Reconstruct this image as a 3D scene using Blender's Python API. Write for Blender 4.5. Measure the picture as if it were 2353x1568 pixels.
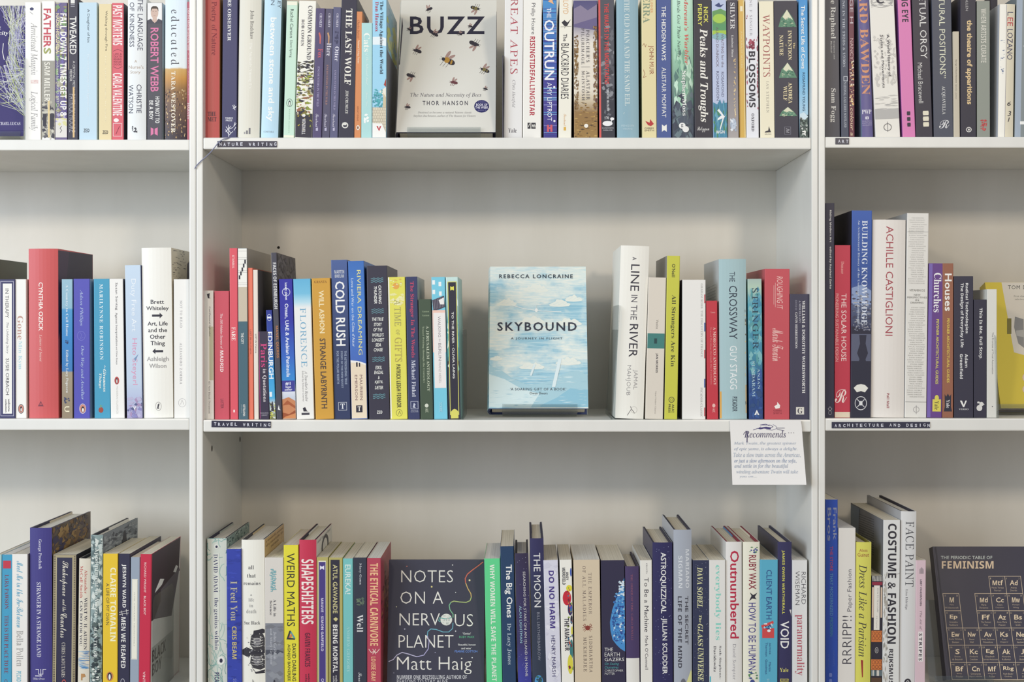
import bpy, bmesh, math, random
from mathutils import Vector, Matrix
random.seed(7)
for o in list(bpy.data.objects): bpy.data.objects.remove(o, do_unlink=True)
SC = bpy.context.scene
COL = SC.collection

# ---------------------------------------------------------------- camera, sky light, lamps, exposure
S = 0.000617          # metres per photo pixel on the plane of the shelf fronts
DF = 1.8              # camera distance to that plane
CX, CY = 1200.0, 754.0
cam = bpy.data.cameras.new('camera'); cam_o = bpy.data.objects.new('camera', cam); COL.objects.link(cam_o)
cam_o.location = (0, -DF, 0); cam_o.rotation_euler = (math.pi/2, 0, 0)
cam.sensor_width = 36.0; cam.lens = 36.0*(DF/S)/2353.0
cam.shift_x = -(CX-1176.5)/2353.0; cam.shift_y = -(784.0-CY)/2353.0
cam.clip_start = 0.05
SC.camera = cam_o
world = bpy.data.worlds.new('world'); SC.world = world; world.use_nodes = True
bg = world.node_tree.nodes['Background']; bg.inputs[0].default_value = (0.86, 0.91, 1.0, 1); bg.inputs[1].default_value = 0.41

def area(name, loc, target, sx, sy, watts, col):
    l = bpy.data.lights.new(name, 'AREA'); l.shape = 'RECTANGLE'; l.size = sx; l.size_y = sy; l.energy = watts; l.color = col
    o = bpy.data.objects.new(name, l); COL.objects.link(o); o.location = loc
    o.rotation_euler = (Vector(target)-Vector(loc)).to_track_quat('-Z', 'Y').to_euler()
    return o
area('window_light', (-2.9, -2.2, 0.62), (0.3, 0.1, 0.0), 2.0, 1.6, 70, (0.76, 0.87, 1.0))
area('warm_spot_lamp_light', (-1.06, -2.2, 0.95), (0.0, 0.1, 0.0), 0.25, 0.25, 10.0, (1.0, 0.87, 0.70))
area('warm_spot_lamp_light', (0.97, -2.2, 0.95), (0.0, 0.1, 0.0), 0.25, 0.25, 12.0, (1.0, 0.87, 0.70))
vs = SC.view_settings
SC.display_settings.display_device = 'sRGB'
vs.view_transform = 'Standard'; vs.look = 'None'; vs.gamma = 1.0; vs.use_curve_mapping = False
vs.exposure = 0.27

# ---------------------------------------------------------------- materials
def lin(h):
    h = h.lstrip('#'); out = []
    for i in (0, 2, 4):
        c = int(h[i:i+2], 16)/255.0
        out.append(c/12.92 if c <= 0.04045 else ((c+0.055)/1.055)**2.4)
    return (*out, 1.0)
MATS = {}
def mat(h, rough=0.45):
    k = (h, rough)
    if k not in MATS:
        m = bpy.data.materials.new('print_'+h); m.use_nodes = True
        b = m.node_tree.nodes['Principled BSDF']; b.inputs['Base Color'].default_value = lin(h)
        b.inputs['Roughness'].default_value = rough
        b.inputs['Specular IOR Level'].default_value = 0.35
        MATS[k] = m
    return MATS[k]
def gmat(stops, rough=0.4, noise=0.0, nscale=30, stretch=(1, 1, 1), c2=None):
    """colour printed as bands up the height of a cover; stops = [(fraction from the foot, hex)]"""
    m = bpy.data.materials.new('cover_art'); m.use_nodes = True; nt = m.node_tree
    b = nt.nodes['Principled BSDF']; b.inputs['Roughness'].default_value = rough; b.inputs['Specular IOR Level'].default_value = 0.35
    tc = nt.nodes.new('ShaderNodeTexCoord'); sp = nt.nodes.new('ShaderNodeSeparateXYZ'); cr = nt.nodes.new('ShaderNodeValToRGB')
    nt.links.new(tc.outputs['Generated'], sp.inputs[0])
    no = nt.nodes.new('ShaderNodeTexNoise'); mp = nt.nodes.new('ShaderNodeMapping'); mp.inputs['Scale'].default_value = stretch
    nt.links.new(tc.outputs['Object'], mp.inputs[0]); nt.links.new(mp.outputs[0], no.inputs['Vector'])
    no.inputs['Scale'].default_value = nscale; no.inputs['Detail'].default_value = 6
    ma = nt.nodes.new('ShaderNodeMath'); ma.operation = 'MULTIPLY_ADD'; ma.inputs[1].default_value = noise; 
    nt.links.new(no.outputs['Fac'], ma.inputs[0]); nt.links.new(sp.outputs[2], ma.inputs[2])
    su = nt.nodes.new('ShaderNodeMath'); su.operation = 'SUBTRACT'; su.inputs[1].default_value = noise*0.5
    nt.links.new(ma.outputs[0], su.inputs[0]); nt.links.new(su.outputs[0], cr.inputs[0])
    els = cr.color_ramp.elements
    stops = sorted(stops)
    while len(els) < len(stops): els.new(0.5)
    for e, (p, h) in zip(els, stops): e.position = max(0, min(1, p)); e.color = lin(h)
    out = cr.outputs[0]
    if c2:
        r2 = nt.nodes.new('ShaderNodeValToRGB'); r2.color_ramp.elements[0].position = 0.48; r2.color_ramp.elements[1].position = 0.58
        n2 = nt.nodes.new('ShaderNodeTexNoise'); n2.inputs['Scale'].default_value = nscale*2; n2.inputs['Detail'].default_value = 8
        nt.links.new(mp.outputs[0], n2.inputs['Vector']); nt.links.new(n2.outputs['Fac'], r2.inputs[0])
        mx = nt.nodes.new('ShaderNodeMix'); mx.data_type = 'RGBA'
        nt.links.new(r2.outputs[0], mx.inputs['Factor']); nt.links.new(out, mx.inputs['A']); mx.inputs['B'].default_value = lin(c2)
        out = mx.outputs['Result']
    nt.links.new(out, b.inputs['Base Color'])
    return m
def sky_mat():
    m = bpy.data.materials.new('engraved_sky_print'); m.use_nodes = True; nt = m.node_tree; N = nt.nodes.new; K_ = nt.links.new
    b = nt.nodes['Principled BSDF']; b.inputs['Roughness'].default_value = .4; b.inputs['Specular IOR Level'].default_value = .3
    tc = N('ShaderNodeTexCoord')
    def noise(sc, det, ms, rough=.55):
        mp = N('ShaderNodeMapping'); mp.inputs['Scale'].default_value = ms; no = N('ShaderNodeTexNoise'); no.inputs['Scale'].default_value = sc
        no.inputs['Detail'].default_value = det; no.inputs['Roughness'].default_value = rough
        K_(tc.outputs['Object'], mp.inputs[0]); K_(mp.outputs[0], no.inputs['Vector']); return no.outputs['Fac']
    def ramp(fac, a, b_, ca, cb):
        r = N('ShaderNodeValToRGB'); r.color_ramp.elements[0].position = a; r.color_ramp.elements[1].position = b_
        r.color_ramp.elements[0].color = lin(ca); r.color_ramp.elements[1].color = lin(cb); K_(fac, r.inputs[0]); return r.outputs[0]
    sky = ramp(noise(9, 5, (3, 1, 90)), .42, .60, '8fbfd2', 'b9d8e0')
    cl_ = ramp(noise(16, 9, (1.0, 1, 1.7)), .44, .56, '000000', 'ffffff')
    cc = ramp(noise(30, 6, (2, 1, 12)), .35, .7, 'cbdfe0', 'eeeee2')
    mx = N('ShaderNodeMix'); mx.data_type = 'RGBA'; K_(cl_, mx.inputs['Factor']); K_(sky, mx.inputs['A']); K_(cc, mx.inputs['B'])
    K_(mx.outputs['Result'], b.inputs['Base Color']); return m
def paint_mat(nm='white_gloss_paint', ca='e0dfd8', cb='e7e6df'):
    m = bpy.data.materials.new(nm); m.use_nodes = True; nt = m.node_tree
    b = nt.nodes['Principled BSDF']; b.inputs['Roughness'].default_value = 0.32; b.inputs['Specular IOR Level'].default_value = 0.5
    tc = nt.nodes.new('ShaderNodeTexCoord'); mp = nt.nodes.new('ShaderNodeMapping'); mp.inputs['Scale'].default_value = (6, 6, 1.2)
    no = nt.nodes.new('ShaderNodeTexNoise'); no.inputs['Scale'].default_value = 3; no.inputs['Detail'].default_value = 5
    cr = nt.nodes.new('ShaderNodeValToRGB'); cr.color_ramp.elements[0].color = lin(ca); cr.color_ramp.elements[1].color = lin(cb)
    cr.color_ramp.elements[0].position = .3; cr.color_ramp.elements[1].position = .7
    nt.links.new(tc.outputs['Object'], mp.inputs[0]); nt.links.new(mp.outputs[0], no.inputs['Vector']); nt.links.new(no.outputs['Fac'], cr.inputs[0])
    nt.links.new(cr.outputs[0], b.inputs['Base Color'])
    bu = nt.nodes.new('ShaderNodeBump'); bu.inputs['Strength'].default_value = 0.12; bu.inputs['Distance'].default_value = 0.001
    n2 = nt.nodes.new('ShaderNodeTexNoise'); n2.inputs['Scale'].default_value = 60; nt.links.new(tc.outputs['Object'], n2.inputs['Vector'])
    nt.links.new(n2.outputs['Fac'], bu.inputs['Height']); nt.links.new(bu.outputs[0], b.inputs['Normal'])
    return m
PAINT = paint_mat()
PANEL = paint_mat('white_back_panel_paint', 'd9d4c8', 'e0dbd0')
def pages_mat(name, a, b_):
    m = bpy.data.materials.new(name); m.use_nodes = True; nt = m.node_tree
    b = nt.nodes['Principled BSDF']; b.inputs['Roughness'].default_value = 0.9; b.inputs['Specular IOR Level'].default_value = 0.1
    tc = nt.nodes.new('ShaderNodeTexCoord'); mp = nt.nodes.new('ShaderNodeMapping'); mp.inputs['Scale'].default_value = (2200, 3, 3)
    no = nt.nodes.new('ShaderNodeTexNoise'); no.inputs['Scale'].default_value = 1; no.inputs['Detail'].default_value = 2
    cr = nt.nodes.new('ShaderNodeValToRGB'); cr.color_ramp.elements[0].color = lin(a); cr.color_ramp.elements[1].color = lin(b_)
    cr.color_ramp.elements[0].position = .3; cr.color_ramp.elements[1].position = .65
    nt.links.new(tc.outputs['Object'], mp.inputs[0]); nt.links.new(mp.outputs[0], no.inputs['Vector']); nt.links.new(no.outputs['Fac'], cr.inputs[0])
    nt.links.new(cr.outputs[0], b.inputs['Base Color'])
    return m
PAGES = pages_mat('page_edges', 'c9c1ad', 'e4ddcb')
PAGES_W = pages_mat('white_page_edges', 'd0ccc2', 'e9e7df')
def acrylic():
    m = bpy.data.materials.new('clear_acrylic'); m.use_nodes = True; nt = m.node_tree; nt.nodes.remove(nt.nodes['Principled BSDF'])
    tr = nt.nodes.new('ShaderNodeBsdfTransparent'); tr.inputs[0].default_value = (.86, .875, .875, 1)
    gl = nt.nodes.new('ShaderNodeBsdfGlossy'); gl.inputs['Roughness'].default_value = .06; gl.inputs[0].default_value = (.9, .92, .92, 1)
    lw = nt.nodes.new('ShaderNodeLayerWeight'); lw.inputs[0].default_value = .35
    fr = nt.nodes.new('ShaderNodeMath'); fr.operation = 'MULTIPLY_ADD'; fr.inputs[1].default_value = .3; fr.inputs[2].default_value = .04; nt.links.new(lw.outputs['Facing'], fr.inputs[0])
    mx = nt.nodes.new('ShaderNodeMixShader'); nt.links.new(fr.outputs[0], mx.inputs[0]); nt.links.new(tr.outputs[0], mx.inputs[1]); nt.links.new(gl.outputs[0], mx.inputs[2])
    nt.links.new(mx.outputs[0], nt.nodes['Material Output'].inputs[0]); return m
ACR = acrylic()

# ---------------------------------------------------------------- mesh helpers
def mk(name, verts, faces, mats, parent=None, midx=None, smooth=None):
    me = bpy.data.meshes.new(name); me.from_pydata(verts, [], faces)
    for m in (mats if isinstance(mats, (list, tuple)) else [mats]): me.materials.append(m)
    if midx: me.polygons.foreach_set('material_index', midx)
    me.update()
    o = bpy.data.objects.new(name, me); COL.objects.link(o)
    if parent: o.parent = parent
    return o
def tag(o, label=None, cat=None, group=None, kind=None):
    if label: o['label'] = label
    if cat: o['category'] = cat
    if group: o['group'] = group
    if kind: o['kind'] = kind
    return o
def empty(name, loc, rot=(0, 0, 0)):
    o = bpy.data.objects.new(name, None); COL.objects.link(o); o.location = loc; o.rotation_euler = rot; o.empty_display_size = 0.02
    return o
def box(x0, x1, y0, y1, z0, z1):
    v = [(x, y, z) for x in (x0, x1) for y in (y0, y1) for z in (z0, z1)]
    f = [(0, 1, 3, 2), (4, 6, 7, 5), (0, 4, 5, 1), (2, 3, 7, 6), (0, 2, 6, 4), (1, 5, 7, 3)]
    return v, f
def bevbox(name, x0, x1, y0, y1, z0, z1, m, parent=None, bev=0.0015, seg=2):
    v, f = box(x0, x1, y0, y1, z0, z1)
    bm = bmesh.new(); vs_ = [bm.verts.new(p) for p in v]
    for q in f: bm.faces.new([vs_[i] for i in q])
    bmesh.ops.recalc_face_normals(bm, faces=bm.faces)
    bmesh.ops.bevel(bm, geom=list(bm.edges), offset=bev, segments=seg, affect='EDGES', profile=0.6)
    me = bpy.data.meshes.new(name); bm.to_mesh(me); bm.free(); me.materials.append(m)
    o = bpy.data.objects.new(name, me); COL.objects.link(o)
    if parent: o.parent = parent
    return o
def extrude_poly(poly, z0, z1):
    n = len(poly); v = [(x, y, z0) for x, y in poly]+[(x, y, z1) for x, y in poly]
    f = [tuple(range(n-1, -1, -1)), tuple(range(n, 2*n))]+[(i, (i+1) % n, n+(i+1) % n, n+i) for i in range(n)]
    return v, f
def tube(name, pts, r, m, parent=None, n=8):
    v, f = [], []
    P_ = [Vector(p) for p in pts]
    for i, p in enumerate(P_):
        d = (P_[min(i+1, len(P_)-1)]-P_[max(i-1, 0)]).normalized()
        a = d.cross(Vector((0, 1, 0.01))).normalized(); b = d.cross(a)
        for k in range(n):
            t = 2*math.pi*k/n; v.append(tuple(p+a*math.cos(t)*r+b*math.sin(t)*r))
    for i in range(len(P_)-1):
        for k in range(n):
            f.append((i*n+k, i*n+(k+1) % n, (i+1)*n+(k+1) % n, (i+1)*n+k))
    f.append(tuple(range(n))); f.append(tuple(range((len(P_)-1)*n, len(P_)*n)))
    return mk(name, v, f, m, parent)

# ---------------------------------------------------------------- lettering: text curves turned into flat meshes
UC = {'x': (0x1d5d4, 0x1d5ee, 0x1d7ec), 'n': (0x1d5a0, 0x1d5ba, 0x1d7e2), 'R': (0x1d400, 0x1d41a, 0x1d7ce), 'q': (0x1d400, 0x1d41a, 0x1d7ce),
      'I': (0x1d434, 0x1d44e, None), 'r': (0x1d434, 0x1d44e, None), 'J': (0x1d400, 0x1d41a, 0x1d7ce), 'c': (0x1d4d0, 0x1d4ea, None),
      'm': (0x1d670, 0x1d68a, 0x1d7f6), 'F': (0x1d400, 0x1d41a, None)}
OFF = {'S': 0.016, 'X': 0.024, 't': -0.012, 'q': -0.004, 'b': 0.03, 'k': 0.012}
SHEAR = {'r': -0.27, 'i': 0.22, 'J': 0.2, 'X': 0.2}
def conv(st, s):
    if st not in UC: return s
    U_, l, d = UC[st]; r = ''
    for ch in s:
        if 'A' <= ch <= 'Z': r += chr(U_+ord(ch)-65)
        elif 'a' <= ch <= 'z': r += chr(0x210e) if (l == 0x1d44e and ch == 'h') else chr(l+ord(ch)-97)
        elif ch.isdigit() and d: r += chr(d+int(ch))
        else: r += ch
    return r
TEXTS = {}
def text_key(st, s, sp=1.0, ls=1.0):
    if 'M' in s: st = {'S': 'x', 'b': 'x', 'X': 'x', 'k': 's'}.get(st, st)   # a thickened M closes up
    k = (st, s, sp, ls)
    if k not in TEXTS:
        c = bpy.data.curves.new('tmp_text', 'FONT'); c.body = conv(st, s); c.offset = OFF.get(st, 0); c.shear = SHEAR.get(st, 0)
        c.resolution_u = 2; c.fill_mode = 'FRONT'; c.space_character = sp; c.space_line = ls; c.align_x = 'CENTER'
        TEXTS[k] = c
    return k
TM = {}
def bake_texts():
    obs = []
    for k, c in TEXTS.items():
        o = bpy.data.objects.new('tmp_text', c); COL.objects.link(o); obs.append((k, o))
    bpy.context.view_layer.update(); dg = bpy.context.evaluated_depsgraph_get()
    for k, o in obs:
        e = o.evaluated_get(dg); m = e.to_mesh()
        v = [(p.co.x, p.co.y) for p in m.vertices]; f = [tuple(p.vertices) for p in m.polygons]
        e.to_mesh_clear()
        if not v: v = [(0, 0), (1, 0), (0, 1)]; f = []
        xs = [p[0] for p in v]; ys = [p[1] for p in v]; x0, x1, y0, y1 = min(xs), max(xs), min(ys), max(ys)
        w = max(x1-x0, 1e-6); h = max(y1-y0, 1e-6)
        TM[k] = ([((x-x0)/w, (y-y0)/h) for x, y in v], f)
    for k, o in obs: bpy.data.objects.remove(o, do_unlink=True)
    for c in TEXTS.values(): bpy.data.curves.remove(c)

# print items.  u = across (0..1 of the face), y = photo row it was read at
def T(st, s, c, u0, u1, y0, y1, sp=1.0, ls=1.0): return ('T', c, u0, u1, y0, y1, text_key(st, s, sp, ls), 0)
def H(st, s, c, u0, u1, y0, y1, sp=1.0, ls=1.0): return ('T', c, u0, u1, y0, y1, text_key(st, s, sp, ls), 1)
def U(st, s, c, u0, u1, y0, y1, sp=1.0, ls=1.0): return ('T', c, u0, u1, y0, y1, text_key(st, s, sp, ls), 2)
def Q(c, u0, u1, y0, y1): return ('P', c, [(u0, y0), (u1, y0), (u1, y1), (u0, y1)])
def E(c, u0, u1, y0, y1, n=20):
    cx, cy, a, b = (u0+u1)/2, (y0+y1)/2, (u1-u0)/2, (y1-y0)/2
    return ('P', c, [(cx+a*math.cos(2*math.pi*i/n), cy+b*math.sin(2*math.pi*i/n)) for i in range(n)])
def G(c, u0, u1, y0, y1, t=0.15, n=20):
    cx, cy, a, b = (u0+u1)/2, (y0+y1)/2, (u1-u0)/2, (y1-y0)/2
    return ('RING', c, [(cx+a*math.cos(2*math.pi*i/n), cy+b*math.sin(2*math.pi*i/n)) for i in range(n)],
            [(cx+a*(1-t)*math.cos(2*math.pi*i/n), cy+b*(1-t)*math.sin(2*math.pi*i/n)) for i in range(n)])
def P(c, *pts): return ('P', c, list(pts))
def L(c, wpx, *pts): return ('L', c, wpx, list(pts))
def B(c, u0, u1, y0, y1, w=1.5): return ('L', c, w, [(u0, y0), (u1, y0), (u1, y1), (u0, y1), (u0, y0)])
def SPK(cols, n, u0, u1, y0, y1, a=.03, b=.12, ya=1, yb=4, seed=1):
    """flecks of printed colour that make up a photograph or pattern"""
    r = random.Random(seed); out = []
    for i in range(n):
        cu = r.uniform(u0, u1); cy = r.uniform(y0, y1); da = r.uniform(a, b)/2; dy = r.uniform(ya, yb)/2; k = r.uniform(-.5, .5)
        pts = [(cu-da, cy-dy*k), (cu+da*k*.5, cy-dy), (cu+da, cy+dy*k), (cu-da*k, cy+dy)]
        out.append(('P', r.choice(cols), [(min(max(p[0], u0), u1), p[1]) for p in pts]))
    return out
def STARS(n, u0, u1, y0, y1, c='c9cbe0', seed=3, s=.04):
    return SPK([c], n, u0, u1, y0, y1, s*.5, s, .6, 1.8, seed)
def flat(items):
    out = []
    for i in items:
        if isinstance(i, list): out += flat(i)
        else: out.append(i)
    return out
PRINTS = []
def emit(pr):
    """turn a print spec into one mesh; pr.map2 maps (u, y) to flat (a, b) metres, pr.surf maps (a, layer, b) to 3-D"""
    verts, faces, mi, cols = [], [], [], []
    def ci(c):
        if c not in cols: cols.append(c)
        return cols.index(c)
    m2 = pr['map2']
    for li, it in enumerate(pr['items']):
        base = len(verts); k = it[0]; c = ci(it[1]); lay = li
        if k == 'T':
            _, _, u0, u1, y0, y1, key, mode = it; tv, tf = TM[key]
            for x, y in tv:
                if mode == 0: uu, yy = u0+(u1-u0)*y, y0+(y1-y0)*x
                elif mode == 1: uu, yy = u0+(u1-u0)*x, y1-(y1-y0)*y
                else: uu, yy = u1-(u1-u0)*y, y1-(y1-y0)*x
                a, b = m2(uu, yy); verts.append((a, lay, b))
            for f in tf: faces.append(tuple(base+i for i in f)); mi.append(c)
        elif k == 'P':
            for uu, yy in it[2]:
                a, b = m2(uu, yy); verts.append((a, lay, b))
            faces.append(tuple(range(base, base+len(it[2])))); mi.append(c)
        elif k == 'RING':
            n = len(it[2])
            for uu, yy in it[2]+it[3]:
                a, b = m2(uu, yy); verts.append((a, lay, b))
            for i in range(n):
                faces.append((base+i, base+(i+1) % n, base+n+(i+1) % n, base+n+i)); mi.append(c)
        elif k == 'L':
            pts = [Vector(m2(*p)) for p in it[3]]; hw = it[2]*S*0.5; n = len(pts)
            closed = (pts[0]-pts[-1]).length < 1e-7
            for i in range(n):
                if closed: pa, pb = (pts[i-1] if i > 0 else pts[n-2]), (pts[i+1] if i < n-1 else pts[1])
                else: pa, pb = pts[max(i-1, 0)], pts[min(i+1, n-1)]
                d1 = (pts[i]-pa); d2 = (pb-pts[i])
                d1 = d1.normalized() if d1.length > 1e-9 else d2.normalized(); d2 = d2.normalized() if d2.length > 1e-9 else d1
                nn = Vector((-(d1.y+d2.y), d1.x+d2.x))
                if nn.length < 1e-6: nn = Vector((-d1.y, d1.x))
                nn.normalize(); kk = 1/max(0.5, abs(nn.dot(Vector((-d1.y, d1.x)))))
                for s_ in (1, -1):
                    q = pts[i]+nn*hw*s_*kk; verts.append((q.x, lay, q.y))
            for i in range(n-1): faces.append((base+2*i, base+2*i+1, base+2*i+3, base+2*i+2)); mi.append(c)
    if not faces: return
    me = bpy.data.meshes.new(pr['name']); me.from_pydata(verts, [], faces)
    for c in cols: me.materials.append(mat(c, pr.get('rough', 0.5)))
    me.polygons.foreach_set('material_index', mi)
    cuts = pr.get('cuts')
    bm = bmesh.new(); bm.from_mesh(me)
    if cuts:
        for c in cuts:
            bmesh.ops.bisect_plane(bm, geom=list(bm.verts)+list(bm.edges)+list(bm.faces), plane_co=(c, 0, 0), plane_no=(1, 0, 0), dist=1e-7)
    ngon = [f for f in bm.faces if len(f.verts) > 4]
    if ngon: bmesh.ops.triangulate(bm, faces=ngon)
    step = max(2.5e-6, min(1.2e-5, 3e-4/max(1, len(pr['items']))))
    for v in bm.verts: v.co = pr['surf'](v.co.x, 0.00008+step*v.co.y, v.co.z)
    bm.to_mesh(me); bm.free(); me.update()
    o = bpy.data.objects.new(pr['name'], me); COL.objects.link(o); o.parent = pr['parent']

# ---------------------------------------------------------------- setting: room and three white bookcases
def WX(px, Y=0.0): return (px-CX)*S*(DF+Y)/DF
def WZ(py, Y=0.0): return (CY-py)*S*(DF+Y)/DF
FLOOR_Z = WZ(2600)
fm = bpy.data.materials.new('floor_boards'); fm.use_nodes = True
fb = fm.node_tree.nodes['Principled BSDF']; fb.inputs['Roughness'].default_value = .5
ft = fm.node_tree.nodes.new('ShaderNodeTexNoise'); ft.inputs['Scale'].default_value = 4
fc = fm.node_tree.nodes.new('ShaderNodeValToRGB'); fc.color_ramp.elements[0].color = lin('7a6a58'); fc.color_ramp.elements[1].color = lin('9a8870')
fm.node_tree.links.new(ft.outputs['Fac'], fc.inputs[0]); fm.node_tree.links.new(fc.outputs[0], fb.inputs['Base Color'])
v, f = box(-2.6, 2.6, -3.2, 0.40, FLOOR_Z-0.05, FLOOR_Z); tag(mk('floor', v, f, fm), kind='structure')
v, f = box(-2.6, 2.6, 0.30, 0.40, FLOOR_Z, WZ(-1500)); tag(mk('wall_back', v, f, mat('d9d6cc', .8)), kind='structure')
BACK = 0.25
SHELF = {'L': {1: (320.5, 346), 2: (963, 989)}, 'C': {1: (316, 343), 2: (965.5, 993)}, 'R': {1: (314.5, 340), 2: (962, 990.5)}}
def shelf_px(bay, row):
    if row in SHELF[bay]: return SHELF[bay][row]
    o = {'L': 0, 'C': 0, 'R': -2}[bay]
    return {0: (-334+o, -307+o), 3: (1616+o, 1643+o), 4: (2266+o, 2293+o), -1: (-984+o, -957+o), 5: (2520+o, 2600)}[row]
CASES = {}
for bay, (a, b, lab) in {'L': (-975, 450.3, 'white painted bookcase with the unlabelled shelves of life stories'),
                         'C': (451.2, 1879.6, 'white painted bookcase holding the nature writing and travel writing shelves'),
                         'R': (1880.6, 3310, 'white painted bookcase holding the art and architecture shelves')}.items():
    e = empty('bookcase', (WX((a+b)/2), 0, FLOOR_Z)); CASES[bay] = e
    tag(e, lab, 'bookcase', 'white bookcases standing side by side')
    ox, oz = -e.location.x, -FLOOR_Z
    tp = 15.2
    zt = WZ(-984)
    for (p0, p1) in ((a, a+tp), (b-tp, b)):
        bevbox('side_panel', WX(p0)+ox, WX(p1)+ox, -0.001, BACK, 0, zt+oz, PAINT, e, bev=0.0016)
    for row in (-1, 0, 1, 2, 3, 4, 5):
        t, bt = shelf_px(bay, row)
        bevbox('shelf', WX(a+tp)+ox+.0001, WX(b-tp)+ox-.0001, 0.0, BACK-.0002, WZ(bt)+oz, WZ(t)+oz, PAINT, e, bev=0.0018)
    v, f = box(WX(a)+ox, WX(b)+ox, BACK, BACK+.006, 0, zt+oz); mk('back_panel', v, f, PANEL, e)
HOLE = mat('2a2622', .9)
def peg_hole(px, py, wall, xw=None):
    e = CASES['C']
    r = .0032
    if wall == 'side':
        X = WX(466.6)+.00015; Y = DF*((CX-466.6)/(CX-px)-1); Z = WZ(py, Y)
        v = [(X-e.location.x, Y+r*math.cos(t*.524), Z-FLOOR_Z+r*math.sin(t*.524)*1.4) for t in range(12)]
    else:
        Y = BACK-.0003; X = WX(px, Y); Z = WZ(py, Y)
        v = [(X-e.location.x+r*.7*math.cos(t*.524), Y, Z-FLOOR_Z+r*.7*math.sin(t*.524)) for t in range(12)]
    mk('peg_hole', v, [tuple(range(12))], HOLE, e)
peg_hole(487, 1031, 'side'); peg_hole(551.5, 1010, 'side'); peg_hole(640, 569, 'back')

# ---------------------------------------------------------------- books
CUR = {}
def shelf(bay, row, phrase, group):
    CUR.update(bay=bay, row=row, phrase=phrase, group=group, zs=WZ(shelf_px(bay, row)[0]), yref={1: 316, 2: 962, 3: 1568}[row], last=None)
Y0 = 0.011
K0 = (DF+Y0)/DF
def U_profile(w, D, t, bulge, n=8, r=0.0009):
    """outer and inner outline of a wrapped cover seen from above"""
    if bulge > 0:
        out = [(-w/2+w*i/n, bulge*(2*i/n-1)**2) for i in range(n+1)]
    else:
        out = [(-w/2, r), (-w/2+r*.3, r*.3), (-w/2+r, 0), (w/2-r, 0), (w/2-r*.3, r*.3), (w/2, r)]
    outer = [(-w/2, D)]+out+[(w/2, D)]
    inn = [(x*(w-2*t)/w, y+t) for x, y in out]
    inner = [(w/2-t, D)]+inn[::-1]+[(-w/2+t, D)]
    return outer+inner, out
def add_shell(name, poly, z0, z1, mats, parent, w, D):
    n = len(poly); h = n//2
    v = [(x, y, z0) for x, y in poly]+[(x, y, z1) for x, y in poly]; f = []; mi = []
    for i in range(h-1):   # cap quads between outer and inner outlines
        j = n-1-i
        f.append((i, i+1, j-1, j)); f.append((n+i, n+j, n+j-1, n+i+1)); mi += [0, 0]
    for i in range(n):
        f.append((i, (i+1) % n, n+(i+1) % n, n+i))
        xm = (poly[i][0]+poly[(i+1) % n][0])/2; dy = abs(poly[i][1]-poly[(i+1) % n][1])
        side = dy > D*.5
        mi.append(1 if (side and xm < 0 and i < h) else 2 if (side and xm > 0 and i < h) else 3 if (side) else 0)
    o = mk(name, v, f, mats, parent, mi)
    return o
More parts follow.
